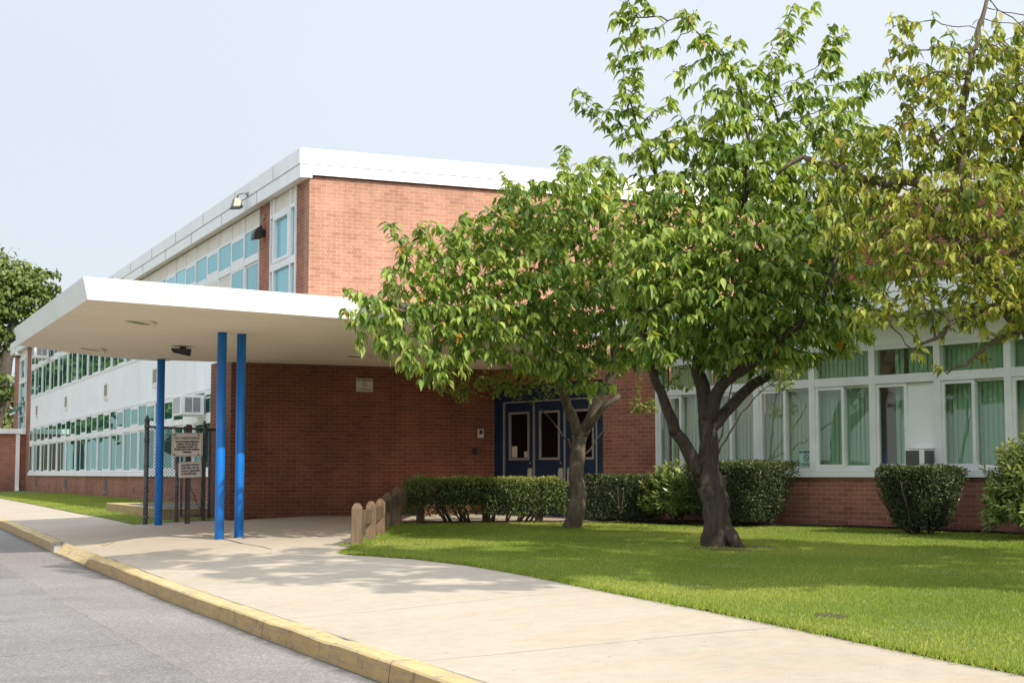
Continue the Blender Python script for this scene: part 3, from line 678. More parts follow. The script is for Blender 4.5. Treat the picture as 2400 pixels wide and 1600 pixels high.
# white spandrel between the floors, seams modelled as gaps
mb = MB()
for k in range(32):
    y0 = 31.25+1.175*k; mb.box(XF-.012, XF+.1, y0+.007, y0+1.168, 1.945, 3.165)
mb.build('spandrel_panel', M['panel'], B)
mb = MB(); mb.box(XF+.005, XF+.3, 31.25, 68.85, 1.93, 3.18)
for k in range(1, 32): mb.box(XF-.016, XF-.0125, 31.25+1.175*k-.012, 31.25+1.175*k+.012, 2.36, 2.385)
mb.build('spandrel_backing', M['grey_metal'], B)
mb = MB()
for k in range(32):
    y0 = 31.25+1.175*k; mb.box(XF-.004, XF+.1, y0+.02, y0+1.155, 5.10, 5.42)
mb.build('clerestory_panel', M['cream'], B)
# windows of the two floors: 16 bays, awning light and fixed light over a pair of sliders
def bay(y0, z_sill, z_tr0, z_tr1, z_top, glass, sill=None, shade=(), top_bar=None):
    a, m, e = y0, y0+1.175, y0+2.35; X0, X1 = XF-.02, XF+.06; mb = MB()
    for y, w in ((a, .03), (m, .026), (e, .03)): mb.box(X0, X1, max(y-w, a), min(y+w, e), z_sill, z_top)
    for z0, z1, p in ((z_top-.05, z_top, 0), (z_tr0, z_tr1, .008), (z_sill, z_sill+.05, .008)):
        for p0, p1 in ((a+.035, m-.035), (m+.035, e-.035)): mb.box(X0-p, X1, p0, p1, z0, z1)
    def inner(p0, p1, z0, z1, w, x0, x1):
        mb.box(x0, x1, p0, p0+w, z0, z1); mb.box(x0, x1, p1-w, p1, z0, z1); mb.box(x0, x1, p0+w, p1-w, z0, z0+w); mb.box(x0, x1, p0+w, p1-w, z1-w, z1)
    inner(m+.037, e-.037, z_tr1+.002, z_top-.052, .06, X0-.006, X1-.01)          # awning sash
    inner(m+.037, e-.037, z_sill+.052, z_tr0-.002, .042, X0-.004, X1-.02)          # outer slider
    mb.box(X0+.028, X1, a+.037, a+.075, z_sill+.052, z_tr0-.002); mb.box(X0+.026, X1, m-.075, m-.037, z_sill+.052, z_tr0-.002)
    mb.box(X0+.03, X1, a+.075, m-.075, z_tr0-.05, z_tr0-.002)
    if top_bar: mb.box(X0, X1, a, e, top_bar[0], top_bar[1])
    w = mb.build('window', M['frame'], B)
    mb = MB(); xg = XF-.006; q = .004
    mb.box(xg, xg+.01, a+.03, m-.03, z_tr1, z_top-.045); mb.box(xg-.011, xg-.003, m+.08, e-.08, z_tr1+.05, z_top-.1)
    if 0 not in shade: mb.box(xg+.022, xg+.032, a+.08, m-.08, z_sill+.05, z_tr0-.05)
    if 1 not in shade: mb.box(xg-.011, xg-.003, m+.07, e-.07, z_sill+.08, z_tr0-.04)
    mb.build('pane', glass, w)
    if shade:
        mb = MB()
        if 0 in shade: mb.box(xg+.022, xg+.032, a+.08, m-.08, z_sill+.05, z_tr0-.05)
        if 1 in shade: mb.box(xg-.011, xg-.003, m+.07, e-.07, z_sill+.08, z_tr0-.04)
        mb.build('roller_blind', M['cream'], w)
for k in range(16):
    y0 = 31.25+2.35*k
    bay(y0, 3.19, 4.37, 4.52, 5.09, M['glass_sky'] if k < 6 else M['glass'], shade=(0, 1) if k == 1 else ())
    bay(y0, .06, 1.20, 1.335, 1.92, M['glass'])
mb = MB(); mb.box(XF-.075, XF+.1, 31.2, 68.9, -.065, .055); mb.build('window_sill', M['white'], B)
mb = MB(); mb.box(XF-.03, XF+.1, 31.25, 68.85, 3.168, 3.188); mb.box(XF-.03, XF+.1, 31.25, 68.85, 1.922, 1.944); mb.build('sill_strip', M['frame'], B)
# stair windows at both ends of the window wall
def stair_window(y0, y1, zb, hopper=None):
    X0, X1 = XF-.03, XF+.06; mb = MB(); n1, n2 = y0+.20*(y1-y0), y0+.86*(y1-y0); zs = [(5.05, 5.12), (3.98, 4.12), (2.5, 2.6), (.9, 1.0)]
    for y in (y0, n1, n2, y1): mb.box(X0, X1, max(y-.045, y0), min(y+.045, y1), zb, 5.43)
    for z0, z1 in zs:
        if z0 < zb: continue
        for p0, p1 in ((y0+.045, n1-.045), (n1+.045, n2-.045), (n2+.045, y1-.045)): mb.box(X0-.01, X1, p0, p1, z0, z1)
    for z0, z1 in ((4.125, 5.045),):
        mb.box(X0-.02, X1-.01, n1+.05, n1+.12, z0, z1); mb.box(X0-.02, X1-.01, n2-.12, n2-.05, z0, z1); mb.box(X0-.02, X1-.01, n1+.12, n2-.12, z0, z0+.07); mb.box(X0-.02, X1-.01, n1+.12, n2-.12, z1-.07, z1)
    w = mb.build('stair_window', M['frame'], B)
    mb = MB()
    for p0, p1 in ((y0+.05, n1-.04), (n1+.04, n2-.04), (n2+.04, y1-.04)): mb.box(XF+.02, XF+.03, p0, p1, zb, 5.06)
    mb.build('pane', M['glass_sky'] if hopper is None else M['glass'], w)
    mb = MB()
    for p0, p1 in ((y0+.05, n1-.05), (n1+.05, n2-.05), (n2+.05, y1-.05)): mb.box(XF+.0, XF+.018, p0, p1, 5.13, 5.43)
    mb.build('top_panel', M['cream'], w)
    if hopper:
        mb = MB(); z0, z1 = 2.62, 3.15; x = XF-.05
        for j in range(2):
            zz1 = z1-.02; a0, a1 = n1-.3, n2+.1
            for p0, p1 in ((a0, a0+.07), (a1-.07, a1)): mb.add([(x, p0, zz1), (x, p1, zz1), (x-.38, p1, z0), (x-.38, p0, z0), (x+.03, p0, zz1), (x+.03, p1, zz1), (x-.35, p1, z0-.02), (x-.35, p0, z0-.02)], [(0,1,2,3),(4,7,6,5),(0,4,5,1),(1,5,6,2),(2,6,7,3),(3,7,4,0)]); break
        mb.add([(x-.33, n1-.3, z0+.07), (x-.33, n2+.1, z0+.07), (x-.40, n2+.1, z0-.02), (x-.40, n1-.3, z0-.02)], [(0, 1, 2, 3)])
        h = mb.build('hopper_sash', M['frame'], w)
        mb = MB(); mb.add([(x-.01, n1-.24, z1-.03), (x-.01, n2+.04, z1-.03), (x-.34, n2+.04, z0+.06), (x-.34, n1-.24, z0+.06)], [(0, 1, 2, 3)]); mb.build('hopper_pane', M['glass_sky'], w)
stair_window(28.52, 30.36, -.07); stair_window(70.5, 73.2, 1.6, hopper=True)
# louvred vents in the spandrel, crawl-space vents in the brick base
for y in (41.8, 49.6, 58.2, 66.5):
    mb = MB(); mb.box(XF-.05, XF-.013, y-.31, y+.31, 2.28, 2.80); v = mb.build('louvre_vent', M['cream'], B)
    mb = MB()
    for i in range(6): mb.box(XF-.057, XF-.0505, y-.24, y+.24, 2.42+i*.058, 2.455+i*.058)
    mb.build('vent_slot', M['louvre'], v)
for y in (41.3, 49.55, 58.2, 66.55):
    mb = MB(); mb.box(XF-.012, XF-.001, y-.29, y+.29, -.53, -.19); mb.build('base_vent', M['louvre'], B)
    mb = MB(); mb.box(XF-.03, XF-.001, y-.33, y+.33, -.57, -.535); mb.build('vent_sill', M['concrete_raw'], B)
for y in (44.8, 62.5): mb = MB(); mb.box(XF-.012, XF-.001, y-.07, y+.07, -.53, -.36); mb.build('weep_vent', M['louvre'], B)

# ------------------------------------------------------------------ link wing at the far left
Lk = thing('link_wing', 'low red brick link wing with white coping at the far end of the window wall', 'building', (7.3, 70.4, -.75))
mb = MB(); mb.box(6.5, XF-.005, 70.4, 70.7, -1.2, 1.72); mb.box(6.5, 6.8, 70.7, 84, -1.2, 1.72); mb.build('wall', M['brick_mid'], Lk)
mb = MB(); mb.box(6.3, 7.90, 70.2, 84, 1.72, 1.94); mb.box(7.90, XF-.03, 70.1, 70.4, 1.70, 1.96); mb.build('coping', M['fascia'], Lk)
mb = MB(); mb.box(7.70, 7.86, 70.28, 70.39, -.66, 1.72); mb.box(7.70, 7.86, 70.2, 70.39, -.80, -.66); mb.build('downpipe', M['white'], Lk)

# ================================================================== SINGLE-STOREY WING
Wg = thing('classroom_wing', 'single-storey brick classroom wing with wide green windows behind the cherry trees', 'building', (*W(6), -.75))
E = 21.0; T0 = 4.55; TE = T0+1.1453*14
mb = MB(); mb.obox(WO, WU, WN, 3.18, T0, -.3, 0, -1.2, 2.1); mb.obox(WO, WU, WN, T0, TE, -.3, 0, -1.2, -.05); mb.obox(WO, WU, WN, TE, E+2, -.3, 0, -1.2, 2.1)
mb.obox(WO, WU, WN, -.2, 3.18, -.3, 0, 1.66, 2.1)
mb.build('brick_wall', M['brick_mid'], Wg)
mb = MB(); mb.obox(WO, WU, WN, 3.6, E+2, -6.6, .55, 2.45, 2.66); mb.build('roof', M['roof'], Wg)
mb = MB(); mb.obox(WO, WU, WN, 3.5, E+2, .56, .60, 2.25, 2.43); mb.obox(WO, WU, WN, 3.5, E+2, .56, .615, 2.44, 2.69); mb.obox(WO, WU, WN, 3.46, 3.498, -3, .60, 2.25, 2.69); mb.build('fascia', M['fascia'], Wg)
mb = MB(); mb.obox(WO, WU, WN, 3.5, E+2, 0.0, .555, 2.26, 2.28); mb.build('soffit', M['cream'], Wg)
mb = MB(); mb.obox(WO, WU, WN, T0, TE, -.1, -.01, 1.87, 2.255); fb = mb
mb = MB()
for k in range(1, 14): mb.obox(WO, WU, WN, T0+1.1453*k-.02, T0+1.1453*k+.02, -.009, .002, 1.87, 2.25)
fb.build('header_panel', M['white'], Wg, extra=(mb, M['frame']))
mb = MB(); mb.obox(WO, WU, WN, T0, TE, -.2, .05, -.045, .035); mb.build('window_sill', M['white'], Wg)
# room behind the glass
mb = MB(); mb.obox(WO, WU, WN, T0, TE, -3.2, -3.1, -1, 2.2); mb.obox(WO, WU, WN, T0, TE, -3.1, -.32, 2.1, 2.2); mb.obox(WO, WU, WN, T0, TE, -3.1, -.32, -.9, -.8); mb.build('room_interior', M['cream'], Wg)
rs = np.random.RandomState(21)
for k in range(14):
    a = T0+1.1453*k; e = a+1.1453; m = (a+e)/2; mb = MB(); q = lambda *s: mb.obox(WO, WU, WN, *s)
    full = k == 4                                        # the bay with the white blanking panel and air conditioner
    for c, w0 in ((a, .055), (e, .055)): q(max(c-w0, a), min(c+w0, e), -.1, .035, .04, 1.865)
    q(a+.055, e-.055, -.1, .02, 1.80, 1.865); q(a+.055, e-.055, -.1, .03, 1.305, 1.43); q(a+.055, e-.055, -.1, .02, .04, .09)
    def ring(p0, p1, z0, z1, w, o0, o1):
        q(p0, p0+w, o0, o1, z0, z1); q(p1-w, p1, o0, o1, z0, z1); q(p0+w, p1-w, o0, o1, z0, z0+w); q(p0+w, p1-w, o0, o1, z1-w, z1)
    ring(a+.057, m+.03, .092, 1.303, .05, -.03, .012); ring(m-.01, e-.057, .092, 1.303, .035, -.085, -.04)
    w = mb.build('window', M['frame'], Wg)
    mb = MB(); q = lambda *s: mb.obox(WO, WU, WN, *s)
    q(a+.05, e-.05, -.06, -.052, 1.43, 1.80); q(a+.1, m-.02, -.012, -.004, .14, 1.26)
    if not full: q(m+.02, e-.08, -.066, -.058, .12, 1.28)
    mb.build('pane', M['wing_glass'], w)
    # vertical blinds as separate slats, one mesh per window
    mb = MB(); t = a+.04; op = k in (4, 9)
    while t < e-.04:
        ang = .10+.12*rs.rand(); wd = .088
        if not (op and t < a+.5 and rs.rand() < .75) and rs.rand() > .03:
            o0 = W(t, -.20-.03*math.sin(ang*20)); 
            c, s_ = math.cos(ang), math.sin(ang); p = W(t, -.15); p2 = (p[0]+(WU[0]*c+WN[0]*s_)*wd, p[1]+(WU[1]*c+WN[1]*s_)*wd)
            mb.add([(*p, .06), (*p2, .06), (*p2, 1.85), (*p, 1.85)], [(0, 1, 2, 3)])
        t += .082
    mb.build('blind', M['blind_beige' if k < 3 or k == 9 else 'blind'], w)
    if full:
        mb = MB(); mb.obox(WO, WU, WN, m+.03, e-.09, -.04, -.02, .36, 1.29); mb.build('blanking_panel', M['white'], w)
# entrance: three blue doors in an aluminium frame
mb = MB(); q = lambda *s: mb.obox(WO, WU, WN, *s)
q(0.0, .30, -.16, -.04, -1.0, 1.66); q(2.995, 3.18, -.16, -.04, -1.0, 1.66); q(.30, 2.995, -.16, -.04, 1.36, 1.66)
en = mb.build('entrance_surround', M['door_blue'], Wg)
mb = MB(); q = lambda *s: mb.obox(WO, WU, WN, *s)
for t in (.30, 1.20, 2.085, 2.965): q(t, t+.03, -.1, -.02, -.9, 1.36)
q(.33, 1.20, -.1, -.02, 1.335, 1.36); q(1.23, 2.085, -.1, -.02, 1.335, 1.36); q(2.115, 2.965, -.1, -.02, 1.335, 1.36)
mb.build('door_frame', M['doorframe'], Wg)
mb = MB(); q = lambda *s: mb.obox(WO, WU, WN, *s); q(-.2, 3.3, -.35, -.3, -1, 1.9); mb.build('lobby_back', M['black'], Wg)
for t0, t1, side in ((.335, 1.195, 1), (1.235, 2.08, 1), (2.12, 2.96, 0)):
    g0, g1 = t0+.12+(.06 if side == 0 else 0), t1-.13+(.06 if side == 0 else 0)
    mb = MB(); q = lambda *s: mb.obox(WO, WU, WN, *s)
    q(t0, g0, -.09, -.05, -.85, 1.33); q(g1, t1, -.09, -.05, -.85, 1.33); q(g0, g1, -.09, -.05, -.85, .26); q(g0, g1, -.09, -.05, 1.16, 1.33)
    d = mb.build('door', M['door_blue'], Wg)
    mb = MB(); q = lambda *s: mb.obox(WO, WU, WN, *s)
    q(g0, g0+.045, -.1, -.038, .26, 1.16); q(g1-.045, g1, -.1, -.038, .26, 1.16); q(g0+.045, g1-.045, -.1, -.038, .26, .30); q(g0+.045, g1-.045, -.1, -.038, 1.12, 1.16); mb.build('window_trim', M['doorframe'], d)
    mb = MB(); q = lambda *s: mb.obox(WO, WU, WN, *s); q(g0+.04, g1-.04, -.075, -.07, .29, 1.13); mb.build('pane', M['door_glass'], d)
    p = t1-.17 if side else t0+.05
    mb = MB(); q = lambda *s: mb.obox(WO, WU, WN, *s); q(p, p+.12, -.05, -.044, -.20, .11); q(p+.03, p+.05, -.044, -.01, -.16, .07); mb.build('pull_handle', M['plate'], d)
    mb = MB(); q = lambda *s: mb.obox(WO, WU, WN, *s); q(p+.05, p+.075, -.05, -.04, .19, .22); mb.build('lock', M['plate'], d)
    if t0 < .5:
        mb = MB(); q = lambda *s: mb.obox(WO, WU, WN, *s); q(g0+.06, g0+.22, -.0685, -.067, .31, .52); q(g1-.18, g1-.05, -.0685, -.067, .31, .42); mb.build('paper_notice', M['paper'], d)

# ================================================================== CANOPY
Cn = thing('entrance_canopy', 'wide white entrance canopy with upswept left end on blue steel columns', 'canopy', (5.3, 24, -.95))
CX0, CYF, CYB = 3.02, 20.1, 27.68
def sof(x, y):
    x = max(x, CX0); zf = 2.195-.0315*(x-CX0)
    zb = 1.992+.198*max(0, 1-(x-CX0)/2.3)**1.6
    t = min(max((y-CYF)/(CYB-CYF), 0), 1); z = zf+(zb-zf)*t**.62
    return z
FR = 9.3            # front right corner
edge = [(CX0, CYF), (4.2, CYF), (5.4, CYF), (6.6, CYF), (7.8, CYF), (FR, CYF), (10.0, 21.6), (10.75, 23.2), (11.3, 24.4), (12.4, 24.9), (12.42, 25.15), (11.82, CYB)]
sof_poly = [(CX0, CYF), (FR, CYF), (11.3, 24.4), (12.4, 24.9), (12.42, 25.15), (11.82, CYB), (CX0, CYB)]
sheet('soffit', sof_poly, M['soffit'], 0, .3, sof, parent=Cn, kind=None)
sheet('roof', [(CX0-.06, CYF-.05), (FR+.03, CYF-.05), (11.35, 24.4), (12.42, 24.9), (12.44, 25.15), (11.8, CYB), (CX0-.06, CYB)], M['roof'], .245, .6, sof, parent=Cn, kind=None)
def fascia_run(pts, out, hgt=.265, lean=.075):
    mb = MB(); o = 0
    for i, (x, y) in enumerate(pts):
        ox, oy = out[i]; z = sof(x, y)
        mb.v += [(x, y, z-.012), (x+ox*lean, y+oy*lean, z+hgt), (x+ox*(lean-.03), y+oy*(lean-.03), z+hgt+.002), (x-ox*.02, y-oy*.02, z+.0)]
    for i in range(len(pts)-1):
        for k in range(4): a, b_ = i*4+k, i*4+(k+1) % 4; mb.f.append((a, a+4, b_+4, b_))
    mb.f.append((0, 1, 2, 3)); e = (len(pts)-1)*4; mb.f.append((e+3, e+2, e+1, e)); return mb
nn = 14
mb = fascia_run([(CX0+(FR-CX0)*i/nn, CYF) for i in range(nn+1)]+[(10.0, 21.6), (10.75, 23.2), (11.3, 24.4)], [(-1, -1)]+[(0, -1)]*(nn-1)+[(.5, -.8)]+[(.9, -.42)]*3)
m2 = fascia_run([(CX0, CYF+(CYB-CYF)*i/nn) for i in range(nn+1)], [(-1, -1)]+[(-1, 0)]*(nn-1)+[(-1, 0)])
mb.add(m2.v, [f[::-1] for f in m2.f])
m3 = fascia_run([(CX0+(5.6-CX0)*i/8, CYB) for i in range(9)], [(-1, 0)]+[(0, 1)]*8, .23, .06)
mb.add(m3.v, [f[::-1] for f in m3.f])
fb = mb
# soft streaks of reflected light are left to the renderer; joints of the fascia sheets
mb = MB()
for x in (4.05, 7.1):
    z = sof(x, CYF); mb.add([(x-.003, CYF-.004, z-.012), (x+.003, CYF-.004, z-.012), (x+.003, CYF-.079, z+.262), (x-.003, CYF-.079, z+.262)], [(0, 1, 2, 3)])
for y in (22.9, 25.6):
    z = sof(CX0, y); mb.add([(CX0-.004, y-.003, z-.012), (CX0-.004, y+.003, z-.012), (CX0-.079, y+.003, z+.262), (CX0-.079, y-.003, z+.262)], [(0, 1, 2, 3)])
fb.build('fascia', M['fascia'], Cn, extra=(mb, M['grey_metal']))
for (x, y) in ((5.324, 22.6), (5.637, 22.7), (5.40, 27.45)):
    mb = MB(); mb.tube([(x, y, gz(x, y)-.1), (x, y, sof(x, y)+.02)], .068, 28); mb.build('column', M['blue'], Cn, True)
for (x, y) in ((4.02, 22.1), (4.07, 26.6), (8.28, 25.4)):
    mb = MB(); z = sof(x, y); dx = (sof(x+.2, y)-sof(x-.2, y))/.4-.10; dy = (sof(x, y+.2)-sof(x, y-.2))/.4; P = lambda r, a, h: (x+r*math.cos(a), y+r*math.sin(a), z-h+dx*r*math.cos(a)+dy*r*math.sin(a))
    n = 28; o = len(mb.v)
    for r, h in ((.25, -.01), (.24, .03), (.19, .03), (.18, .012)):
        for k in range(n): mb.v.append(P(r, 2*PI*k/n, h))
    for j in range(3):
        for k in range(n): mb.f.append((j*n+k, j*n+(k+1) % n, (j+1)*n+(k+1) % n, (j+1)*n+k))
    dl = mb.build('downlight', M['soffit'], Cn, True)
    mb = MB(); mb.add([P(.185, 2*PI*k/n, .014) for k in range(n)], [tuple(range(n))]); mb.build('lens', M['tan_metal'], dl)
mb = MB(); z = sof(4.9, 19.7)+.24
mb.tube([(5.55, 22.5, sof(5.55, 22.5)+.24), (5.55, 22.5, sof(5.55, 22.5)+.36)], .11, 20); mb.tube([(5.55, 22.5, sof(5.55, 22.5)+.36), (5.55, 22.5, sof(5.55, 22.5)+.40), (5.55, 22.5, sof(5.55, 22.5)+.45)], [.20, .21, .12], 24)
mb.build('roof_vent', M['white'], Cn, True)
# access hatch line and floodlight under the canopy
x, y = 5.2, 24.95; z = sof(x, y)
fl = thing('floodlight', 'dark bronze floodlight fixed under the canopy soffit', 'floodlight', (x, y, z))
q3 = lambda r, d, h: (x+r*CP+d*SP, y-r*SP+d*CP, z+h)
mb = MB(); mb.hexa([q3(-.10,-.1,-.10),q3(.145,-.1,-.155),q3(.145,.12,-.155),q3(-.10,.12,-.10)], [q3(-.13,-.1,-.035),q3(.165,-.1,-.055),q3(.165,.12,-.03),q3(-.13,.12,-.03)]); mb.build('housing', M['dark'], fl, bevel=.012)
mb = MB(); mb.add([q3(-.095,-.102,-.103),q3(.14,-.102,-.152),q3(.14,-.102,-.12),q3(-.105,-.102,-.075)], [(0,1,2,3)]); mb.build('lens', M['black'], fl)
mb = MB(); mb.hexa([q3(.0,.0,-.04),q3(.08,.0,-.04),q3(.08,.08,-.04),q3(.0,.08,-.04)], [q3(.0,.0,.004),q3(.08,.0,.004),q3(.08,.08,.004),q3(.0,.08,.004)]); mb.build('bracket', M['dark'], fl)

# ------------------------------------------------------------------ lamps and camera on the building
y = 31.6; lp = thing('eaves_floodlight', 'square bronze floodlight on a swivel arm hanging from the roof fascia', 'floodlight', (7.88, y, 5.68))
mb = MB(); X = 7.70; mb.hexa([(X-.11,y-.14,5.46),(X+.10,y-.14,5.48),(X+.10,y+.14,5.48),(X-.11,y+.14,5.46)], [(X-.06,y-.08,5.66),(X+.06,y-.08,5.66),(X+.06,y+.08,5.66),(X-.06,y+.08,5.66)]); mb.build('lamp_head', M['tan_metal'], lp, bevel=.01)
mb = MB(); mb.hexa([(X-.115,y-.145,5.44),(X+.105,y-.145,5.46),(X+.105,y+.145,5.46),(X-.115,y+.145,5.44)], [(X-.115,y-.145,5.47),(X+.105,y-.145,5.49),(X+.105,y+.145,5.49),(X-.115,y+.145,5.47)]); mb.build('rim', M['dark'], lp)
mb = MB(); mb.tube([(7.875, y-.2, 5.72), (7.80, y-.2, 5.75), (7.72, y-.05, 5.73), (7.70, y, 5.65)], .018, 10); mb.tube([(7.886, y-.2, 5.72), (7.86, y-.2, 5.722)], .045, 14); mb.build('swivel_arm', M['grey_metal'], lp, True)
y = 30.85; lp = thing('wall_lamp', 'dark hooded wall lamp on the brick pier beside the end stair window', 'wall lamp', (8.09, y, 4.95))
mb = MB(); prof = [(0, .01), (-.05, .0), (-.12, -.05), (-.17, -.14), (-.19, -.27)]
for (dx, dz) in prof: mb.v += [(8.03+dx, y-.12, 4.98+dz), (8.03+dx, y+.12, 4.98+dz)]
mb.v += [(8.03, y-.12, 4.74), (8.03, y+.12, 4.74)]
n = 6
for i in range(n): a = 2*i; b_ = 2*((i+1) % n); mb.f.append((a, b_, b_+1, a+1))
mb.f.append(tuple(2*i for i in range(n))[::-1]); mb.f.append(tuple(2*i+1 for i in range(n)))
mb.build('hood', M['dark'], lp, bevel=.012)
mb = MB(); mb.box(8.035, 8.10, y-.06, y+.06, 4.77, 4.92); mb.build('back_box', M['dark'], lp, bevel=.01)
mb = MB(); mb.tube([(8.10, y, 5.18), (8.05, y, 5.17), (8.02, y, 5.09), (8.03, y, 4.97)], .012, 8); mb.tube([(8.105, y, 5.18), (8.07, y, 5.18)], .055, 16); mb.build('conduit', M['grey_metal'], lp, True)
lp = thing('security_camera', 'small white dome security camera under the eaves at the far end of the building', 'camera', (8.0, 73.8, 5.4))
mb = MB(); mb.tube([(7.98, 72.9, 5.44), (7.98, 72.9, 5.26)], .13, 16); mb.build('housing', M['white'], lp, True)
mb = MB(); mb.tube([(7.98, 72.9, 5.26), (7.98, 72.9, 5.2), (7.98, 72.9, 5.15)], [.12, .10, .03], 14); mb.build('dome', M['dark'], lp, True)

# ------------------------------------------------------------------ air conditioners
def aircon(label, y0, y1, z0, z1, out):
    t = thing('window_air_conditioner', label, 'air conditioner', (XF, (y0+y1)/2, z0), 'air conditioners in the long window wall')
    X0 = XF-out; mb = MB(); mb.box(X0, XF-.07, y0, y1, z0, z1); mb.build('casing', M['white'], t, bevel=.015)
    mb = MB(); h = z1-z0; d = out-.07
    for a, c in ((.18, .48), (.52, .82)): mb.box(X0+d*a, X0+d*c, y0-.006, y0-.001, z0+.15*h, z0+.87*h)
    s = mb.build('side_grille', M['grey_metal'], t)
    mb = MB(); n = 9
    for i in range(n): mb.box(X0-.006, X0-.001, y0+.06, y1-.06, z0+h*(.12+.8*i/n), z0+h*(.12+.8*(i+.55)/n))
    mb.build('front_grille', M['grey_metal'], t)
    mb = MB(); mb.box(XF-.05, XF-.04, y0-.45, y0-.01, z1-.08, z1-.05); mb.box(X0+.1, XF-.03, y0+.05, y0+.09, z0-.04, z0-.003); mb.build('bracket', M['frame'], t)
aircon('white box air conditioner projecting from the lower windows beside the blue columns', 35.75, 36.65, 1.34, 1.80, .62)
aircon('white box air conditioner projecting from the far upper windows under the canopy edge', 62.9, 63.7, 4.50, 5.05, .62)
a, m_, e = T0+1.1453*4, T0+1.1453*4.5, T0+1.1453*5
t = thing('through_window_air_conditioner', 'air conditioner with dark louvres below a white blanking panel in the wing window', 'air conditioner', (*W(m_+.3), .1))
mb = MB(); mb.obox(WO, WU, WN, m_+.16, e-.10, -.3, .24, .09, .345); mb.build('casing', M['white'], t, bevel=.01)
mb = MB(); mb.obox(WO, WU, WN, m_+.175, e-.17, .241, .246, .105, .33); g_ = mb.build('louvre_panel', M['louvre'], t)
mb = MB()
for i in range(9): mb.obox(WO, WU, WN, m_+.175, e-.17, .247, .251, .12+.024*i, .128+.024*i)
mb.build('louvre_slat', plain('dark_louvre_slat', (.16, .155, .16), .5), t)
mb = MB()
for i in range(9): mb.obox(WO, WU, WN, e-.0995, e-.0945, .01+.024*i, .023+.024*i, .12, .33)
mb.build('side_slot', M['dark'], t)

# ------------------------------------------------------------------ small things on the entrance wall
def no_smoking(t, o, u, w, mat, ink, red, W_=.325, H_=.245):
    n = Vector(u).cross(Vector(w)); O = Vector(o)
    q = lambda a, c, h=0: tuple(O+Vector(u)*a+Vector(w)*c+n*h)
    mb = MB(); mb.add([q(-W_/2,-H_/2,0),q(W_/2,-H_/2,0),q(W_/2,H_/2,0),q(-W_/2,H_/2,0),q(-W_/2,-H_/2,.006),q(W_/2,-H_/2,.006),q(W_/2,H_/2,.006),q(-W_/2,H_/2,.006)], [(3,2,1,0),(4,5,6,7),(0,1,5,4),(1,2,6,5),(2,3,7,6),(3,0,4,7)]); b_ = mb.build('board', mat, t)
    text('lettering', 'NO SMOKING', H_*.19, q(0, H_*.36, .0085), u, w, ink, t, bold=.0022, sx=1.02*W_/.325)
    text('lettering', 'IN THE SCHOOL BUILDING OR\nON SCHOOL GROUNDS', H_*.085, q(0, -H_*.33, .0085), u, w, ink, t, bold=.0006, sx=1.05*W_/.325)
    mb = MB(); n_ = 28; r0, r1 = H_*.165, H_*.205
    for r in (r0, r1):
        for k in range(n_): mb.v.append(q(r*math.cos(2*PI*k/n_), r*math.sin(2*PI*k/n_)+H_*.04, .0085))
    for k in range(n_): mb.f.append((k, n_+k, n_+(k+1) % n_, (k+1) % n_))
    c, s_, h = math.cos(-PI/4), math.sin(-PI/4), H_*.018
    L = r0*1.02; mb.add([q(-L*c+h*s_, -L*s_-h*c+H_*.04, .009), q(L*c+h*s_, L*s_-h*c+H_*.04, .009), q(L*c-h*s_, L*s_+h*c+H_*.04, .009), q(-L*c-h*s_, -L*s_+h*c+H_*.04, .009)], [(0, 1, 2, 3)]); mb.build('prohibition_ring', red, t)
    mb = MB(); L = H_*.1; mb.add([q(-L, H_*.02, .0082), q(L, H_*.02, .0082), q(L, H_*.055, .0082), q(-L, H_*.055, .0082)], [(0, 1, 2, 3)]); mb.build('cigarette_mark', ink, t)
t = thing('no_smoking_sign', 'cream no smoking sign high on the dark brick wall under the canopy', 'sign', (9.2, YW-.002, 1.64)); no_smoking(t, (9.20, YW-.008, 1.64), (1, 0, 0), (0, 0, 1), M['sign_white'], M['ink'], M['red'])
mm = plain('pale_green_sticker', (.42, .62, .55), .5)
p = W(T0+1.1453*3-.17, -.028); t = thing('window_sticker', 'pale green no smoking sticker low behind a classroom window', 'sticker', (*p, .26)); no_smoking(t, (*p, .235), (WU[0], WU[1], 0), (0, 0, 1), mm, M['ink'], M['ink'], .27, .27)
t = thing('intercom', 'white intercom panel with dark screen on the brick beside the blue doors', 'intercom', (11.53, YW, .77))
mb = MB(); mb.box(11.467, 11.587, YW-.035, YW-.002, .69, .855); mb.build('panel', M['sign_white'], t, bevel=.006)
mb = MB(); mb.box(11.492, 11.562, YW-.039, YW-.0355, .755, .835); mb.build('screen', M['dark'], t)
t = thing('call_box', 'small dark blue box on the brick below the intercom', 'call box', (11.40, YW, .42))
mb = MB(); mb.box(11.365, 11.443, YW-.045, YW-.002, .365, .485); mb.build('box', M['door_blue'], t, bevel=.008)
mb = MB(); mb.box(11.385, 11.423, YW-.049, YW-.0455, .43, .465); mb.build('button_plate', M['dark'], t)
t = thing('alarm_box', 'small dark red alarm box high on the brick beside the blue doors', 'alarm', (11.66, YW, 1.5))
mb = MB(); mb.box(11.60, 11.72, YW-.06, YW-.002, 1.44, 1.58); mb.build('box', M['red'], t, bevel=.01)
mb = MB(); mb.tube([(11.66, YW-.061, 1.51), (11.66, YW-.075, 1.51)], .035, 16); mb.build('sounder', M['dark'], t)

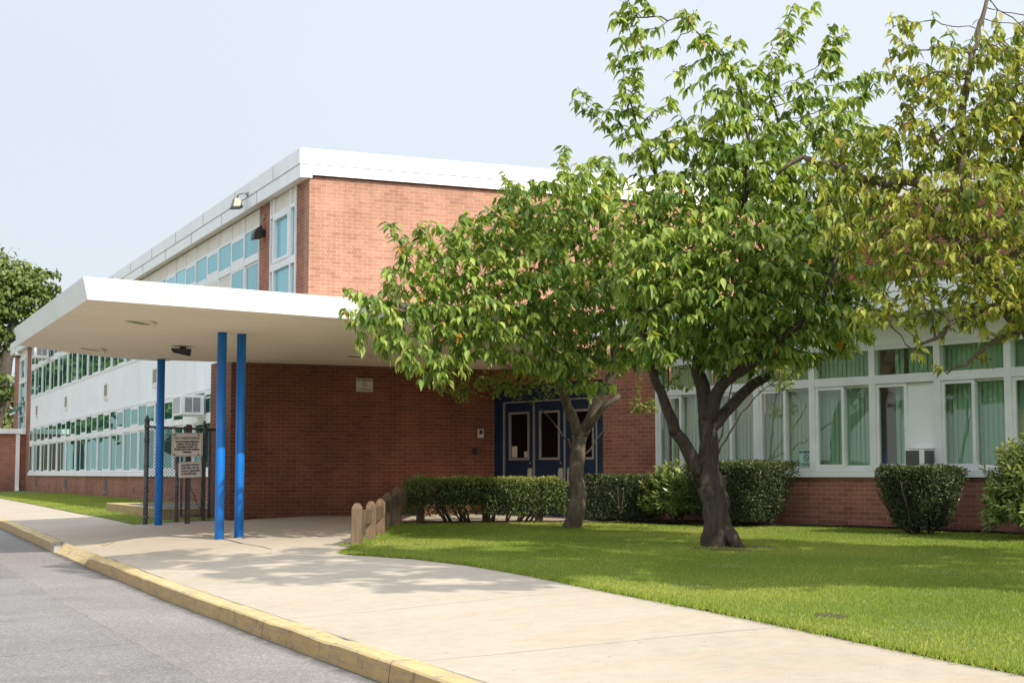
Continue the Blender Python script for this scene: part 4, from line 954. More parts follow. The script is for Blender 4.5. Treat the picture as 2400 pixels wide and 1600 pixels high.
# ------------------------------------------------------------------ chain-link fence, gate, sign post
FA, FB = (5.27, 27.95), (6.69, 28.35); fl_ = math.hypot(FB[0]-FA[0], FB[1]-FA[1]); fu = ((FB[0]-FA[0])/fl_, (FB[1]-FA[1])/fl_); fn = (fu[1], -fu[0])
def FP(s, o=0): return (FA[0]+fu[0]*s+fn[0]*o, FA[1]+fu[1]*s+fn[1]*o)
def chain(mb, s0, s1, z0, z1, o, pitch=.062, r=.0046):
    H = z1-z0
    for sg in (1, -1):
        s = s0-H
        while s < s1+H:
            # wire from (s, z0) to (s+sg*H, z1), clipped to the panel
            a, b_ = (s, z0), (s+sg*H, z1); pts = []
            t0, t1 = 0., 1.
            dx = b_[0]-a[0]
            for lim, sgn in ((s0, 1), (s1, -1)):
                f0 = (a[0]-lim)*sgn; f1 = (b_[0]-lim)*sgn
                if f0 < 0 and f1 < 0: t1 = -1; break
                if f0 < 0: t0 = max(t0, f0/(f0-f1))
                elif f1 < 0: t1 = min(t1, f0/(f0-f1))
            if t1 > t0:
                P = [(*FP(a[0]+dx*t, o+sg*.002), a[1]+H*t) for t in (t0, t1)]; mb.tube(P, r, 3, False)
            s += pitch
t = thing('chain_link_fence', 'rusty grey chain-link fence panel between the lawn and the brick wall', 'fence', (*FP(.3), -.85)); t_f = t
fz = lambda s: gz(*FP(s))
def fpost(s, top, r, o=0):
    mb = MB(); x, y = FP(s, o); mb.tube([(x, y, fz(s)-.1), (x, y, top)], r, 14); mb.tube([(x, y, top), (x, y, top+.03), (x, y, top+.07), (x, y, top+.11)], [r*1.25, r*1.2, r*.75, r*.2], 14); return mb.build('post', M['galv'], t, True)
fpost(0, .93, .042)
mb = MB()
for z in (-.75, -.3, .15, .6, .84): mb.tube([(*FP(0), z-.025), (*FP(0), z+.025)], .05, 12)
mb.build('clamp', M['galv'], t, True)
fpost(.60, .55, .034); fpost(1.13, .86, .036)
mb = MB(); mb.tube([(*FP(0), .83), (*FP(1.44), .80)], .022, 10); mb.build('top_rail', M['galv'], t, True)
mb = MB(); chain(mb, .05, .58, -.80, .80, .0); mb.build('chain_mesh', M['galv'], t)
g = thing('chain_link_gate', 'narrow chain-link gate with steel frame beside the brick wall', 'gate', (*FP(.9), -.85))
mb = MB()
for s in (.67, 1.08): mb.tube([(*FP(s, .03), -.74), (*FP(s, .03), .70)], .02, 10)
for z in (-.74, .70): mb.tube([(*FP(.67, .03), z), (*FP(1.08, .03), z)], .02, 10)
mb.build('gate_frame', M['galv'], g, True)
mb = MB(); chain(mb, .68, 1.07, -.73, .69, .03); mb.build('chain_mesh', M['galv'], g)
mb = MB(); mb.tube([(*FP(1.08, .035), -.70), (*FP(.68, .035), .1)], .008, 6); mb.build('tension_rod', plain('rusty_rod', (.16, .06, .035), .8), g)
mb = MB(); mb.tube([(*FP(1.24), -.8), (*FP(1.24), .79)], .022, 10); mb.tube([(*FP(1.42), -.8), (*FP(1.42), .79)], .018, 10); mb.build('stile', M['galv'], t_f, True)
mb = MB(); chain(mb, 1.25, 1.42, -.78, .78, .0, .055); mb.build('chain_mesh', M['galv'], t_f)
# sign post and its two signs (both face the viewer's side of the site)
sx, sy = at(439, 1217, 27.4)[:2]; sn = (-SP*.97-.0, -CP*.97); su = (CP, -SP, 0)
p = thing('sign_post', 'rusty brown steel channel post carrying two notice signs by the fence', 'sign post', (sx, sy, -.85))
mb = MB(); mb.obox((sx, sy), (CP, -SP), (SP, CP), -.035, .035, .0, .012, -.95, .86); mb.obox((sx, sy), (CP, -SP), (SP, CP), -.045, -.03, -.02, .0, -.95, .86); mb.obox((sx, sy), (CP, -SP), (SP, CP), .03, .045, -.02, .0, -.95, .86); mb.build('channel', plain('rusty_channel', (.10, .075, .065), .8, .2, .3, 12), p)
def notice(name, label, cx, cy, wpx, hpx, rot, lines):
    d = 27.3; P = Vector(at(cx, cy, d)); k = 3680/d; w_, h_ = wpx/k, hpx/k
    t = thing(name, label, 'sign', tuple(P)); u = Vector((CP*math.cos(rot), -SP*math.cos(rot), math.sin(rot))); w = Vector((-CP*math.sin(rot), SP*math.sin(rot), math.cos(rot))); n = u.cross(w)
    def rr(mb, W_, H_, r, h0, h1):
        pts = []
        for cx_, cy_, a0 in ((W_/2-r, H_/2-r, 0), (-W_/2+r, H_/2-r, PI/2), (-W_/2+r, -H_/2+r, PI), (W_/2-r, -H_/2+r, 1.5*PI)):
            for i in range(6): a = a0+PI/2*i/5; pts.append((cx_+r*math.cos(a), cy_+r*math.sin(a)))
        m_ = len(pts); mb.add([tuple(P+u*a+w*b_+n*h0) for a, b_ in pts]+[tuple(P+u*a+w*b_+n*h1) for a, b_ in pts], [tuple(range(m_))[::-1], tuple(range(m_, 2*m_))]+[(i, (i+1) % m_, m_+(i+1) % m_, m_+i) for i in range(m_)])
    mb = MB(); rr(mb, w_, h_, .03, 0, .004); mb.build('board', M['sign'], t)
    mb = MB(); rr(mb, w_*.955, h_*.94, .025, .0045, .0055); mb.build('border', M['ink'], t)
    mb = MB(); rr(mb, w_*.935, h_*.91, .022, .006, .007); mb.build('face', M['sign'], t)
    for (txt, yy, sz, wd, bold, al) in lines:
        cu = text('lettering', txt, sz*h_, tuple(P+w*(yy*h_)+n*.0095+(u*(-.36*w_) if al == 'LEFT' else u*0)), u, w, M['ink'], t, al, bold, 1.)
        # fit the line to its printed width
        c0 = [((v.co+ploc(t)-P).dot(u)) for v in cu.data.vertices]; ww = max(c0)-min(c0); f = wd*w_/ww; mid = -.36*w_ if al == 'LEFT' else 0
        for v, c_ in zip(cu.data.vertices, c0): v.co += u*((c_-mid)*(f-1))
    if len(lines) > 5:
        mb = MB(); q = lambda a, b_: tuple(P+u*a*w_+w*b_*h_+n*.0095); mb.add([q(-.40,.215),q(.40,.215),q(.40,.227),q(-.40,.227)], [(0,1,2,3)]); mb.build('underline', M['ink'], t)
        mb = MB()
        for a in (-.39, .37):
            for c_ in (.41, -.42): o_ = P+u*a*w_+w*c_*h_; mb.tube([tuple(o_+n*.006), tuple(o_+n*.018)], .014, 10)
        mb.build('bolt', M['dark'], t)
    return t
notice('no_trespassing_sign', 'beige no trespassing notice with black border, upper sign on the post', 438.5, 1041.5, 73, 55, 0.0,
       [('NO TRESPASSING', .285, .135, .81, .0012, 'CENTER'), ('UNAUTHORIZED PRESENCE', .12, .10, .75, .0028, 'CENTER'), ('DURING THE HOURS OF', .012, .10, .66, .0028, 'CENTER'), ('DARKNESS SUBJECT TO', -.10, .10, .68, .0028, 'CENTER'), ('PROSECUTION FOR CRIMINAL', -.205, .10, .83, .0028, 'CENTER'), ('TRESPASS', -.32, .10, .29, .0028, 'CENTER')])
notice('dog_walking_sign', 'smaller beige notice about walking dogs, tilted lower sign on the post', 445, 1100, 55, 37, .045,
       [('WALKING DOGS IN', .285, .165, .78, .003, 'LEFT'), ('THIS AREA OR ON', .10, .165, .77, .003, 'LEFT'), ('SCHOOL GROUNDS', -.085, .165, .79, .003, 'LEFT'), ('IS PROHIBITED.', -.27, .165, .66, .003, 'LEFT')])

# raised asphalt walk with yellow kerb behind the fence
t = thing('raised_walk', 'raised asphalt walk with yellow painted kerb edge beside the window wall', 'walkway', (6.9, 32, -.8))
mb = MB(); mb.box(5.80, 5.98, 29.2, 35.3, -1.0, -.63); mb.box(5.98, XF-.02, 35.12, 35.3, -1.0, -.63); mb.box(5.98, 6.69, 29.2, 29.38, -1.0, -.63); mb.build('kerb_edge', M['yellow'], t, bevel=.015)
mb = MB(); mb.box(5.985, XF-.02, 29.385, 35.115, -1.0, -.645); mb.build('asphalt_top', M['asphalt'], t)

# ------------------------------------------------------------------ post and rail fence
t = thing('post_and_rail_fence', 'low weathered wooden post and rail fence along the lawn and hedge', 'fence', (7.2, 21, -.85))
dv = (1.98/4.5, 4.04/4.5); dn = (dv[1], -dv[0])
rs = np.random.RandomState(4); tops = [-.36, -.355, -.33, -.265, -.19, -.20, -.20, -.2]
allp = POSTS+[(9.15, 24.55), (10.2, 24.25), (11.05, 24.0)]
for i, (x, y) in enumerate(allp):
    mb = MB(); h = .068; z0, z1 = gz(x, y)-.1, tops[i]; a = -PSI+rs.normal(0, .04); ca, sa = math.cos(a), math.sin(a); lx, ly = rs.normal(0, .012, 2)
    R4 = lambda k, z, sx=0, sy=0: [(x+sx+k*(u*ca-v*sa), y+sy+k*(u*sa+v*ca), z) for u, v in ((-1,-1),(1,-1),(1,1),(-1,1))]
    mb.hexa(R4(h, z0), R4(h, z1-.075, lx, ly)); o = len(mb.v)
    mb.v += R4(h, z1-.0755, lx, ly)+R4(h*.70, z1-.040, lx, ly)+R4(h*.44, z1-.012, lx, ly)
    for r_ in range(2):
        for k in range(4): mb.f.append((o+r_*4+k, o+r_*4+(k+1) % 4, o+r_*4+4+(k+1) % 4, o+r_*4+4+k))
    mb.f.append((o+8, o+9, o+10, o+11)); mb.build('post', M['wood'], t, bevel=.006)
for i in range(len(allp)-1):
    (xa, ya), (xb, yb) = allp[i], allp[i+1]; L = math.hypot(xb-xa, yb-ya); u = ((xb-xa)/L, (yb-ya)/L); n_ = (u[1], -u[0]); off = .0
    za, zb = tops[i]-.115, tops[i+1]-.115; mb = MB()
    q = lambda s, o, z: (xa+u[0]*s+n_[0]*o, ya+u[1]*s+n_[1]*o, z)
    s0, s1 = .06, L-.06
    mb.hexa([q(s0,-.02,za-.19),q(s1,-.02,zb-.19),q(s1,.025,zb-.19),q(s0,.025,za-.19)][::-1], [q(s0,-.02,za),q(s1,-.02,zb),q(s1,.025,zb),q(s0,.025,za)][::-1]); mb.build('rail', M['wood'], t, bevel=.005)
mb = MB()
for (x, y), zt in list(zip(allp, tops))[1:5]:
    for dz in (-.17, -.22, -.27): 
        for s_ in (-1, 1):
            c_ = Vector((x-SP*.069+CP*(.03+.014*s_), y-CP*.069-SP*(.03+.014*s_), zt+dz)); mb.tube([c_, c_+Vector((-SP*.012, -CP*.012, 0))], .009, 6)
mb.build('bolt', M['dark'], t)

# ================================================================== PLANTS
rsH = np.random.RandomState(77)
def hedge(name, label, base, poly, zb, zt, leafmat, n, leaf, stems=6, taper=.0, seed=1, rough=.05, group=None, hole=.0, stemz=.3, top_light=.35, round_=.12):
    """clipped mass: leaf-sized faces in a rough shell over a shaded core, bare stems below"""
    rs = np.random.RandomState(seed); t = thing(name, label, 'hedge' if 'hedge' in name else 'shrub', base, group)
    P = np.array(poly, float); cx, cy = P.mean(0); m = len(P)
    seg = [np.linalg.norm(P[(i+1) % m]-P[i]) for i in range(m)]; per = sum(seg); cum = np.cumsum([0]+seg)
    area = .5*abs(sum(P[i][0]*P[(i+1) % m][1]-P[(i+1) % m][0]*P[i][1] for i in range(m))); H = zt-zb
    def shr(f, z):   # shrink toward bottom and round the top edge
        k = 1-taper*(1-(z-zb)/H)**1.3
        e = (zt-z)/H
        if e < round_: k *= 1-.5*(1-math.sqrt(max(0, 1-((round_-e)/round_)**2)))*round_*2.2
        return k
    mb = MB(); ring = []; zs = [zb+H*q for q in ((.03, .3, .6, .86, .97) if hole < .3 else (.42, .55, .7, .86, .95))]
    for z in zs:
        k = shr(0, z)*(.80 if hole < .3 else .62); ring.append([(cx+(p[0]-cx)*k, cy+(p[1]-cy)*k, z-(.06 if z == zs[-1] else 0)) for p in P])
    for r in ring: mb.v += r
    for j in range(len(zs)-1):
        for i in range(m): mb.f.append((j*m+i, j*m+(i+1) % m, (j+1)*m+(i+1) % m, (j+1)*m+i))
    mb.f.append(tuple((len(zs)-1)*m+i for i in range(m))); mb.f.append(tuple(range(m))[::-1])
    mb.build('shade_core', core_mat, t)  # solid near-black core stands for the shade between the leaves
    pos = []; nr = []; tt = []
    clump = rs.rand(40, 3)*[per, H, 1]
    ntop = int(n*area/(area+per*H)*1.3); nside = n-ntop
    for i in range(nside):
        s = rs.rand()*per; k = int(np.searchsorted(cum, s)-1); k = min(max(k, 0), m-1); f = (s-cum[k])/seg[k]; a = P[k]+(P[(k+1) % m]-P[k])*f; ed = (P[(k+1) % m]-P[k])/seg[k]; on = np.array([ed[1], -ed[0]])
        if on.dot(a-np.array([cx, cy])) < 0: on = -on
        z = zb+H*rs.rand()**(.9)
        if hole and z < zb+H*.62 and rs.rand() < hole*(1-(z-zb)/(H*.62))*(1.1+math.sin(s*6)*.6): continue
        kk = shr(0, z); dep = rs.rand()**2.2*.16-rough*.6*math.sin(s*9+z*11)*.5-rough*rs.rand()
        q = np.array([cx, cy])+(a-np.array([cx, cy]))*kk-on*dep
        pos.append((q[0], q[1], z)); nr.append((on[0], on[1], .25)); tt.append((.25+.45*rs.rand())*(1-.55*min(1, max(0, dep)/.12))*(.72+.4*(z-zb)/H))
    while len(pos) < n:
        q = P.min(0)+rs.rand(2)*(P.max(0)-P.min(0))
        if not inside(poly, *q): continue
        q = np.array([cx, cy])+(q-np.array([cx, cy]))*shr(0, zt-.01*H)
        pos.append((q[0], q[1], zt-rs.rand()**2*.09+rs.normal(0, .012)+rough*.35*math.sin(q[0]*7)*math.sin(q[1]*6))); nr.append((rs.normal(0, .3), rs.normal(0, .3), 1)); tt.append(top_light+.55*rs.rand())  # top leaves get a paler tint, sunlight put into the colour
    pos = np.array(pos); nr = np.array(nr)+rs.normal(0, .55, (len(pos), 3)); xd = np.array(nr)*.6+rs.normal(0, .6, (len(pos), 3))+[0, 0, .35]
    tt = np.clip(np.array(tt), 0, .93); tt[rs.rand(len(tt)) < .012] = 1
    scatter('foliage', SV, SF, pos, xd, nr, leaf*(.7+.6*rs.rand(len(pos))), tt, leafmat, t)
    mb = MB()
    for i in range(stems):
        while True:
            q = P.min(0)+rs.rand(2)*(P.max(0)-P.min(0))
            if inside(poly, *q): break
        b0 = np.array([cx, cy])+(q-np.array([cx, cy]))*(.55 if taper < .2 else .22)*(1 if m > 0 else 1); 
        for j in range(3):
            e = np.array([cx, cy])+(q-np.array([cx, cy]))*.92+rs.normal(0, .10, 2); z0 = gz(*b0)-.02
            mb.tube([(b0[0], b0[1], z0), ((b0[0]*.6+e[0]*.4), (b0[1]*.6+e[1]*.4), z0+(zb+stemz-z0)*.55), (e[0], e[1], zb+H*(.5+.4*rs.rand()))], [.018, .012, .005], 5)
    mb.build('stem', M['bark_dark'], t, True)
    return t
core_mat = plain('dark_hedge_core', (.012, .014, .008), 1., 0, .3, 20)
def quad(a, b_, w):   # strip of width w about a-b
    ax, ay = a; bx_, by = b_; L = math.hypot(bx_-ax, by-ay); n_ = (-(by-ay)/L*w/2, (bx_-ax)/L*w/2)
    return [(ax-n_[0], ay-n_[1]), (bx_-n_[0], by-n_[1]), (bx_+n_[0], by+n_[1]), (ax+n_[0], ay+n_[1])]
hz = gz(9.9, 23.7)
hedge('hedge', 'clipped green hedge with bare stems showing below, between the wooden posts and the slim tree', (9.9, 23.8, hz), quad((8.72, 24.02), (11.2, 23.42), .55), hz+.13, hz+.72, M['yew'], 26000, .036, 14, 0, 31, .06, hole=.35, top_light=.5)
hz = gz(11.8, 22.9)
hedge('hedge', 'low dark hedge against the brick between the slim tree and the yellow-green shrub', (11.8, 22.9, hz), quad((11.45, 23.3), (12.45, 22.35), .6), hz+.06, hz+.76, M['yew_dark'], 15000, .034, 8, .05, 32, .07, hole=.25, top_light=.3)
def disc(cx, cy, rx, ry, n=14, ang=0):
    return [(cx+rx*math.cos(2*PI*k/n)*math.cos(ang)-ry*math.sin(2*PI*k/n)*math.sin(ang), cy+rx*math.cos(2*PI*k/n)*math.sin(ang)+ry*math.sin(2*PI*k/n)*math.cos(ang)) for k in range(n)]
def rrect(cx, cy, lx, ly, ang, n=5):
    out = []
    for sx_, sy_, a0 in ((1, 1, 0), (-1, 1, PI/2), (-1, -1, PI), (1, -1, 1.5*PI)):
        for i in range(n): a = a0+PI/2*i/(n-1); r = .16; x, y = sx_*(lx-r)+r*math.cos(a), sy_*(ly-r)+r*math.sin(a); out.append((cx+x*math.cos(ang)-y*math.sin(ang), cy+x*math.sin(ang)+y*math.cos(ang)))
    return out
wa = math.atan2(WU[1], WU[0])
c = W(7.15, .75); hz = gz(*c)
hedge('clipped_shrub', 'flat-topped dark clipped shrub narrowing to its base, behind the big trunk', (*c, hz), rrect(*c, .84, .48, wa), hz+.10, hz+.98, M['yew_dark'], 22000, .036, 7, .42, 33, .05, top_light=.45, stemz=.2)
c = W(10.58, .85); hz = gz(*c)
hedge('clipped_shrub', 'flat-topped dark clipped shrub narrowing to its base, below the louvred air conditioner', (*c, hz), rrect(*c, .50, .42, wa), hz+.10, hz+.90, M['yew_dark'], 20000, .036, 7, .48, 34, .05, top_light=.28, stemz=.2)
def loose_shrub(label, c, rx, rz, n, leaf, seed, mat):
    rs = np.random.RandomState(seed); z0 = gz(*c); t = thing('leafy_shrub', label, 'shrub', (*c, z0)); pos = []; xd = []; nm = []; ti = []
    ks = int(n/11)
    for i in range(ks):
        q = unit(rs.normal(0, 1, 3)); q[2] = q[2] if q[2] > -.5 else -.5*rs.rand(); r = rs.rand()**.45*(1+.12*math.sin(q[0]*7+q[1]*5))
        p = np.array([c[0]+q[0]*rx*r, c[1]+q[1]*rx*r, z0+.10+rz*.36+q[2]*rz*.62*r]); out = unit(q+np.array([0, 0, .7]))
        tb = rs.rand()*.55+.2+.25*max(0, q[2])*r
        if p[2] < z0+.08: continue
        for j in range(11):
            a = j*2.4+rs.rand(); u1 = unit(np.cross(out, [.3, .2, .9])); u2_ = np.cross(out, u1); h = math.cos(a)*u1+math.sin(a)*u2_
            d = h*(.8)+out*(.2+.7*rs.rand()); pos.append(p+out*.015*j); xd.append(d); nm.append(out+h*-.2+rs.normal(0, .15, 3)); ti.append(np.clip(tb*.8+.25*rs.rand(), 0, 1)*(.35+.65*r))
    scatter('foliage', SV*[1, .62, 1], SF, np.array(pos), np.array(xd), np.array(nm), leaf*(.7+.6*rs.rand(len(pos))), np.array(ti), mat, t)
    mb = MB()
    for i in range(12):
        a = rs.rand()*6.28; mb.tube([(c[0]+.05*math.cos(a), c[1]+.05*math.sin(a), z0-.03), (c[0]+rx*.35*math.cos(a), c[1]+rx*.35*math.sin(a), z0+rz*.35), (c[0]+rx*.7*math.cos(a), c[1]+rx*.7*math.sin(a), z0+rz*.75)], [.014, .01, .005], 5)
    mb.build('stem', M['bark_dark'], t, True); return t
loose_shrub('rounded yellow-green shrub with pointed leaves just left of the big trunk', W(5.8, .75), .44, .78, 7500, .095, 41, M['laurel'])
loose_shrub('tall glossy shrub at the right edge of the lawn below the last window', W(12.55, 1.0), .66, 1.10, 13000, .10, 42, M['laurel'])

# ------------------------------------------------------------------ trees
def b(px, py, d, rx, ry, rd): return (at(px, py, d), rx, ry, rd)
def canopy_clear(p): return not (p[0] < 10.6 and p[1] > 19.85 and 1.7 < p[2] < 2.75 and p[0] < 9.4+.47*(p[1]-20.1)+.15)
# slim tree by the hedge
bx, by = 10.42, 21.42; bz = gz(bx, by)
P0 = lambda px, py, d: at(px, py, d)
limbs = [([(bx, by, bz-.1), (bx, by, bz+.05), P0(1352, 1180, 23.6), P0(1350, 1120, 23.6), P0(1356, 1050, 23.6), P0(1362, 1018, 23.6)], [.165, .145, .125, .115, .11, .105]),
         ([P0(1362, 1020, 23.6), P0(1342, 985, 23.5), P0(1325, 930, 23.2), P0(1300, 850, 22.7), P0(1240, 760, 22.0), P0(1160, 690, 21.3), P0(1080, 650, 20.8)], [.085, .075, .07, .06, .045, .03, .018]),
         ([P0(1366, 1018, 23.6), P0(1392, 960, 23.6), P0(1425, 900, 23.4), P0(1440, 820, 23.0), P0(1420, 700, 22.6), P0(1380, 560, 22.4)], [.085, .075, .07, .055, .04, .02]),
         ([P0(1380, 1000, 23.5), P0(1410, 962, 23.3), P0(1452, 925, 23.2)], [.055, .045, .035]),
         ([P0(1325, 930, 23.2), P0(1330, 800, 22.6), P0(1300, 660, 22.2), P0(1270, 520, 22.0)], [.05, .045, .03, .018]),
         ([P0(1240, 760, 22.0), P0(1120, 760, 20.9), P0(1000, 740, 20.3), P0(900, 720, 20.0)], [.035, .028, .02, .012])]
BL = [b(1010, 660, 20.5, .75, .55, .6), b(1180, 570, 20.9, .85, .60, .8), b(1330, 520, 21.6, .75, .70, .9), b(1150, 760, 20.7, 1.0, .48, .8), b(1350, 720, 21.6, .9, .65, 1.), b(930, 760, 20.2, .55, .38, .5),
      b(1470, 640, 22, .55, .65, .8), b(1040, 840, 20.4, .55, .25, .5), b(1300, 850, 21.2, .6, .28, .7), b(1450, 820, 22, .45, .42, .6), b(1240, 480, 21.2, .6, .45, .6), b(1400, 430, 22, .45, .5, .7), b(1100, 600, 20.5, .7, .5, .6), b(1240, 650, 20.6, .8, .6, .6), b(1480, 760, 21.8, .5, .5, .6), b(1080, 720, 20.3, .8, .45, .5), b(990, 560, 20.4, .4, .3, .4), b(890, 800, 20.0, .35, .22, .35), b(970, 850, 20.1, .4, .2, .4), b(850, 730, 19.9, .35, .28, .35), b(1020, 880, 20.3, .4, .16, .4), b(1390, 900, 21.6, .4, .16, .4), b(1200, 830, 20.8, .5, .2, .5)]
BL += whip([(1000, 640), (940, 570), (895, 505)], .14, 20.4) + whip([(900, 730), (840, 700), (795, 665)], .14, 20.1) + whip([(1210, 500), (1175, 430), (1165, 385)], .13, 20.9)+whip([(1300, 430), (1325, 350), (1345, 335)], .16, 21.4)+whip([(1040, 560), (1010, 510)], .15, 20.5)+whip([(900, 830), (840, 790)], .14, 20.2)
make_tree('cherry_tree', 'slim cherry tree with a forked grey trunk rising beside the clipped hedge', 'tree', (bx, by, bz), limbs, BL, 101, M['cherry'], M['bark'], (.10, .168), 520, 5, D=.10, dk=.155, keep=canopy_clear, group='cherry trees on the lawn', thin=13)
# big tree
bx, by = 9.98, 16.48; bz = gz(bx, by); d = 19.0
limbs = [([(bx, by, bz-.12), (bx, by, bz+.03), P0(1679, 1245, d), P0(1678, 1200, d), P0(1677, 1166, d), P0(1668, 1150, d), P0(1664, 1110, d), P0(1660, 1040, d), P0(1656, 980, d)], [.235, .20, .172, .162, .160, .172, .138, .112, .105]),
         ([P0(1640, 1110, d), P0(1618, 1062, d-.1), P0(1585, 1005, d-.2), P0(1558, 940, d-.3), P0(1530, 870, d-.5), P0(1500, 760, d-.6), P0(1500, 600, d-.4), P0(1540, 440, d-.2), P0(1500, 300, d-.2)], [.088, .085, .072, .06, .05, .042, .032, .023, .014]),
         ([P0(1580, 1012, d-.2), P0(1572, 990, d-.25)], [.07, .055]),
         ([P0(1690, 1225, d-.05), P0(1715, 1258, d-.12), P0(1745, 1292, d-.2)], [.095, .085, .045]),
         ([P0(1656, 985, d), P0(1645, 900, d), P0(1636, 840, d), P0(1640, 700, d+.2), P0(1660, 540, d+.3), P0(1690, 400, d+.2), P0(1700, 260, d)], [.095, .088, .076, .06, .045, .03, .015]),
         ([P0(1664, 985, d), P0(1680, 930, d-.1), P0(1705, 890, d-.3), P0(1770, 845, d-.6), P0(1850, 780, d-.9), P0(1930, 700, d-1), P0(1960, 600, d-.9)], [.085, .08, .07, .06, .045, .03, .015]),
         ([P0(1670, 1000, d), P0(1700, 965, d+.1), P0(1750, 915, d+.3), P0(1810, 860, d+.5), P0(1840, 740, d+.7), P0(1860, 560, d+.6), P0(1850, 400, d+.4), P0(1800, 200, d+.3)], [.075, .074, .068, .06, .048, .036, .024, .012]),
         ([P0(1640, 700, d+.2), P0(1720, 600, d-.4), P0(1750, 450, d-.5), P0(1746, 260, d-.4), P0(1700, 150, d-.3), P0(1600, 40, d-.3)], [.05, .04, .03, .02, .012, .008])]
BL = [b(1640, 730, 18.5, .95, .55, 1.0), b(1850, 740, 18.7, .85, .5, 1.0), b(1720, 580, 18.3, 1.0, .6, 1.0), b(1590, 500, 18.6, .55, .55, .8), b(1900, 580, 18.9, .6, .55, .9), b(1750, 420, 18.7, .8, .5, .8), b(1550, 800, 18.2, .45, .28, .6),
      b(1985, 780, 18.9, .4, .3, .5), b(2000, 660, 18.8, .45, .4, .6), b(1960, 300, 18.9, .4, .4, .5), b(2010, 460, 18.8, .4, .4, .5), b(1540, 640, 18.0, .5, .5, .5), b(1690, 700, 17.8, .7, .4, .5), b(1960, 540, 18.9, .45, .4, .6), b(1780, 660, 17.9, .8, .5, .6), b(1600, 620, 17.9, .6, .5, .5), b(1500, 500, 18.5, .35, .4, .5), b(1640, 340, 18.7, .35, .4, .5), b(1830, 330, 18.8, .35, .35, .5), b(1720, 820, 18.4, .7, .2, .7), b(1870, 845, 18.6, .35, .15, .4), b(1490, 640, 18.3, .3, .55, .5), b(1930, 420, 18.9, .4, .35, .5)]
for w_, r_, dd in (([(1510, 420), (1480, 300), (1470, 180), (1478, -30)], .24, 18.7), ([(1620, 330), (1580, 200), (1565, 60)], .14, 18.7), ([(1746, 260), (1702, 155), (1649, 80), (1590, 20)], .23, 18.6), ([(1720, 180), (1742, 60)], .13, 18.6),
                  ([(1780, 280), (1800, 160), (1857, 55), (1925, 0)], .19, 18.9), ([(1850, 260), (1950, 150), (1970, 40)], .20, 19.2), ([(1850, 320), (1880, 160)], .2, 19), ([(1480, 340), (1420, 290), (1370, 240), (1315, 190)], .10, 18.8), ([(1660, 300), (1660, 160)], .15, 18.6), ([(1900, 330), (1990, 230)], .2, 19.2), ([(1560, 420), (1540, 300)], .22, 18.6), ([(1930, 420), (2010, 270), (2050, 150)], .2, 18.9), ([(1990, 380), (2080, 290)], .2, 18.8), ([(1690, 420), (1720, 300), (1690, 220)], .25, 18.4), ([(1780, 400), (1820, 260)], .22, 18.6)): BL += whip(w_, r_, dd)
make_tree('cherry_tree', 'largest cherry tree with thick dark burled trunk splitting into several limbs on the lawn', 'tree', (bx, by, bz), limbs, BL, 102, M['cherry'], M['bark_dark'], (.097, .162), 640, 5, D=.095, dk=.14, group='cherry trees on the lawn', thin=13)
# tree whose trunk stands just beyond the right edge
bx, by = 12.0, 12.4; bz = gz(bx, by)
limbs = [([(bx, by, bz-.1), (bx, by, bz+.1), (bx-.05, by+.05, bz+1.0), (bx-.1, by+.1, bz+1.7)], [.27, .22, .19, .18]),
         ([(bx-.1, by+.1, bz+1.7), P0(2440, 800, 16.2), P0(2370, 720, 16.0), P0(2290, 620, 15.8), P0(2215, 520, 15.7), P0(2150, 430, 15.9), P0(2047, 425, 16.2), P0(1950, 385, 16.5), P0(1880, 370, 16.7), P0(1820, 410, 16.8)], [.15, .125, .11, .09, .075, .06, .045, .035, .028, .015]),
         ([P0(2290, 620, 15.8), P0(2262, 460, 15.8), P0(2256, 300, 15.9), P0(2275, 150, 16), P0(2318, -20, 16.1)], [.06, .05, .04, .03, .018]),
         ([(bx-.1, by+.1, bz+1.7), P0(2500, 600, 16.3), P0(2420, 380, 16.4), P0(2340, 240, 16.3), P0(2200, 330, 16.0)], [.12, .10, .06, .035, .015]),
         ([P0(2370, 720, 16.0), P0(2270, 740, 15.5), P0(2190, 790, 15.3), P0(2140, 820, 15.2)], [.04, .03, .018, .01]),
         ([P0(2420, 760, 16.0), P0(2330, 800, 15.6), P0(2270, 850, 15.4), P0(2220, 875, 15.3)], [.03, .022, .015, .008])]
BL = [b(2130, 340, 16.2, .75, .35, .7), b(2260, 480, 15.6, .85, .42, .8), b(2080, 530, 16, .45, .38, .6), b(2210, 630, 15.6, .75, .35, .7), b(2370, 330, 16.2, .5, .5, .7), b(2400, 560, 15.9, .6, .45, .7), b(2110, 710, 15.4, .4, .25, .5),
      b(2330, 730, 15.6, .45, .25, .5), b(1990, 430, 16.4, .4, .3, .5), b(2480, 250, 16.3, .8, .9, 1.), b(2520, 600, 16, .8, .6, 1.), b(2150, 620, 15.6, .4, .3, .4), b(2060, 650, 15.7, .3, .25, .4), b(2000, 560, 16, .4, .3, .5), b(2080, 420, 16.1, .5, .35, .5), b(1960, 520, 16.2, .3, .35, .4), b(2200, 200, 16, .45, .4, .5), b(2320, 450, 15.6, .6, .4, .5), b(2200, 550, 15.4, .7, .4, .5), b(2380, 700, 15.5, .4, .3, .5), b(2000, 330, 16.4, .4, .25, .4), b(2240, 330, 15.9, .5, .35, .5), b(2330, 630, 15.4, .6, .35, .5), b(2240, 730, 15.3, .45, .2, .4), b(2400, 130, 16.2, .5, .4, .5), b(2050, 740, 15.5, .3, .2, .4), b(2170, 850, 15.2, .16, .13, .2), b(2330, 850, 15.5, .2, .1, .2)]
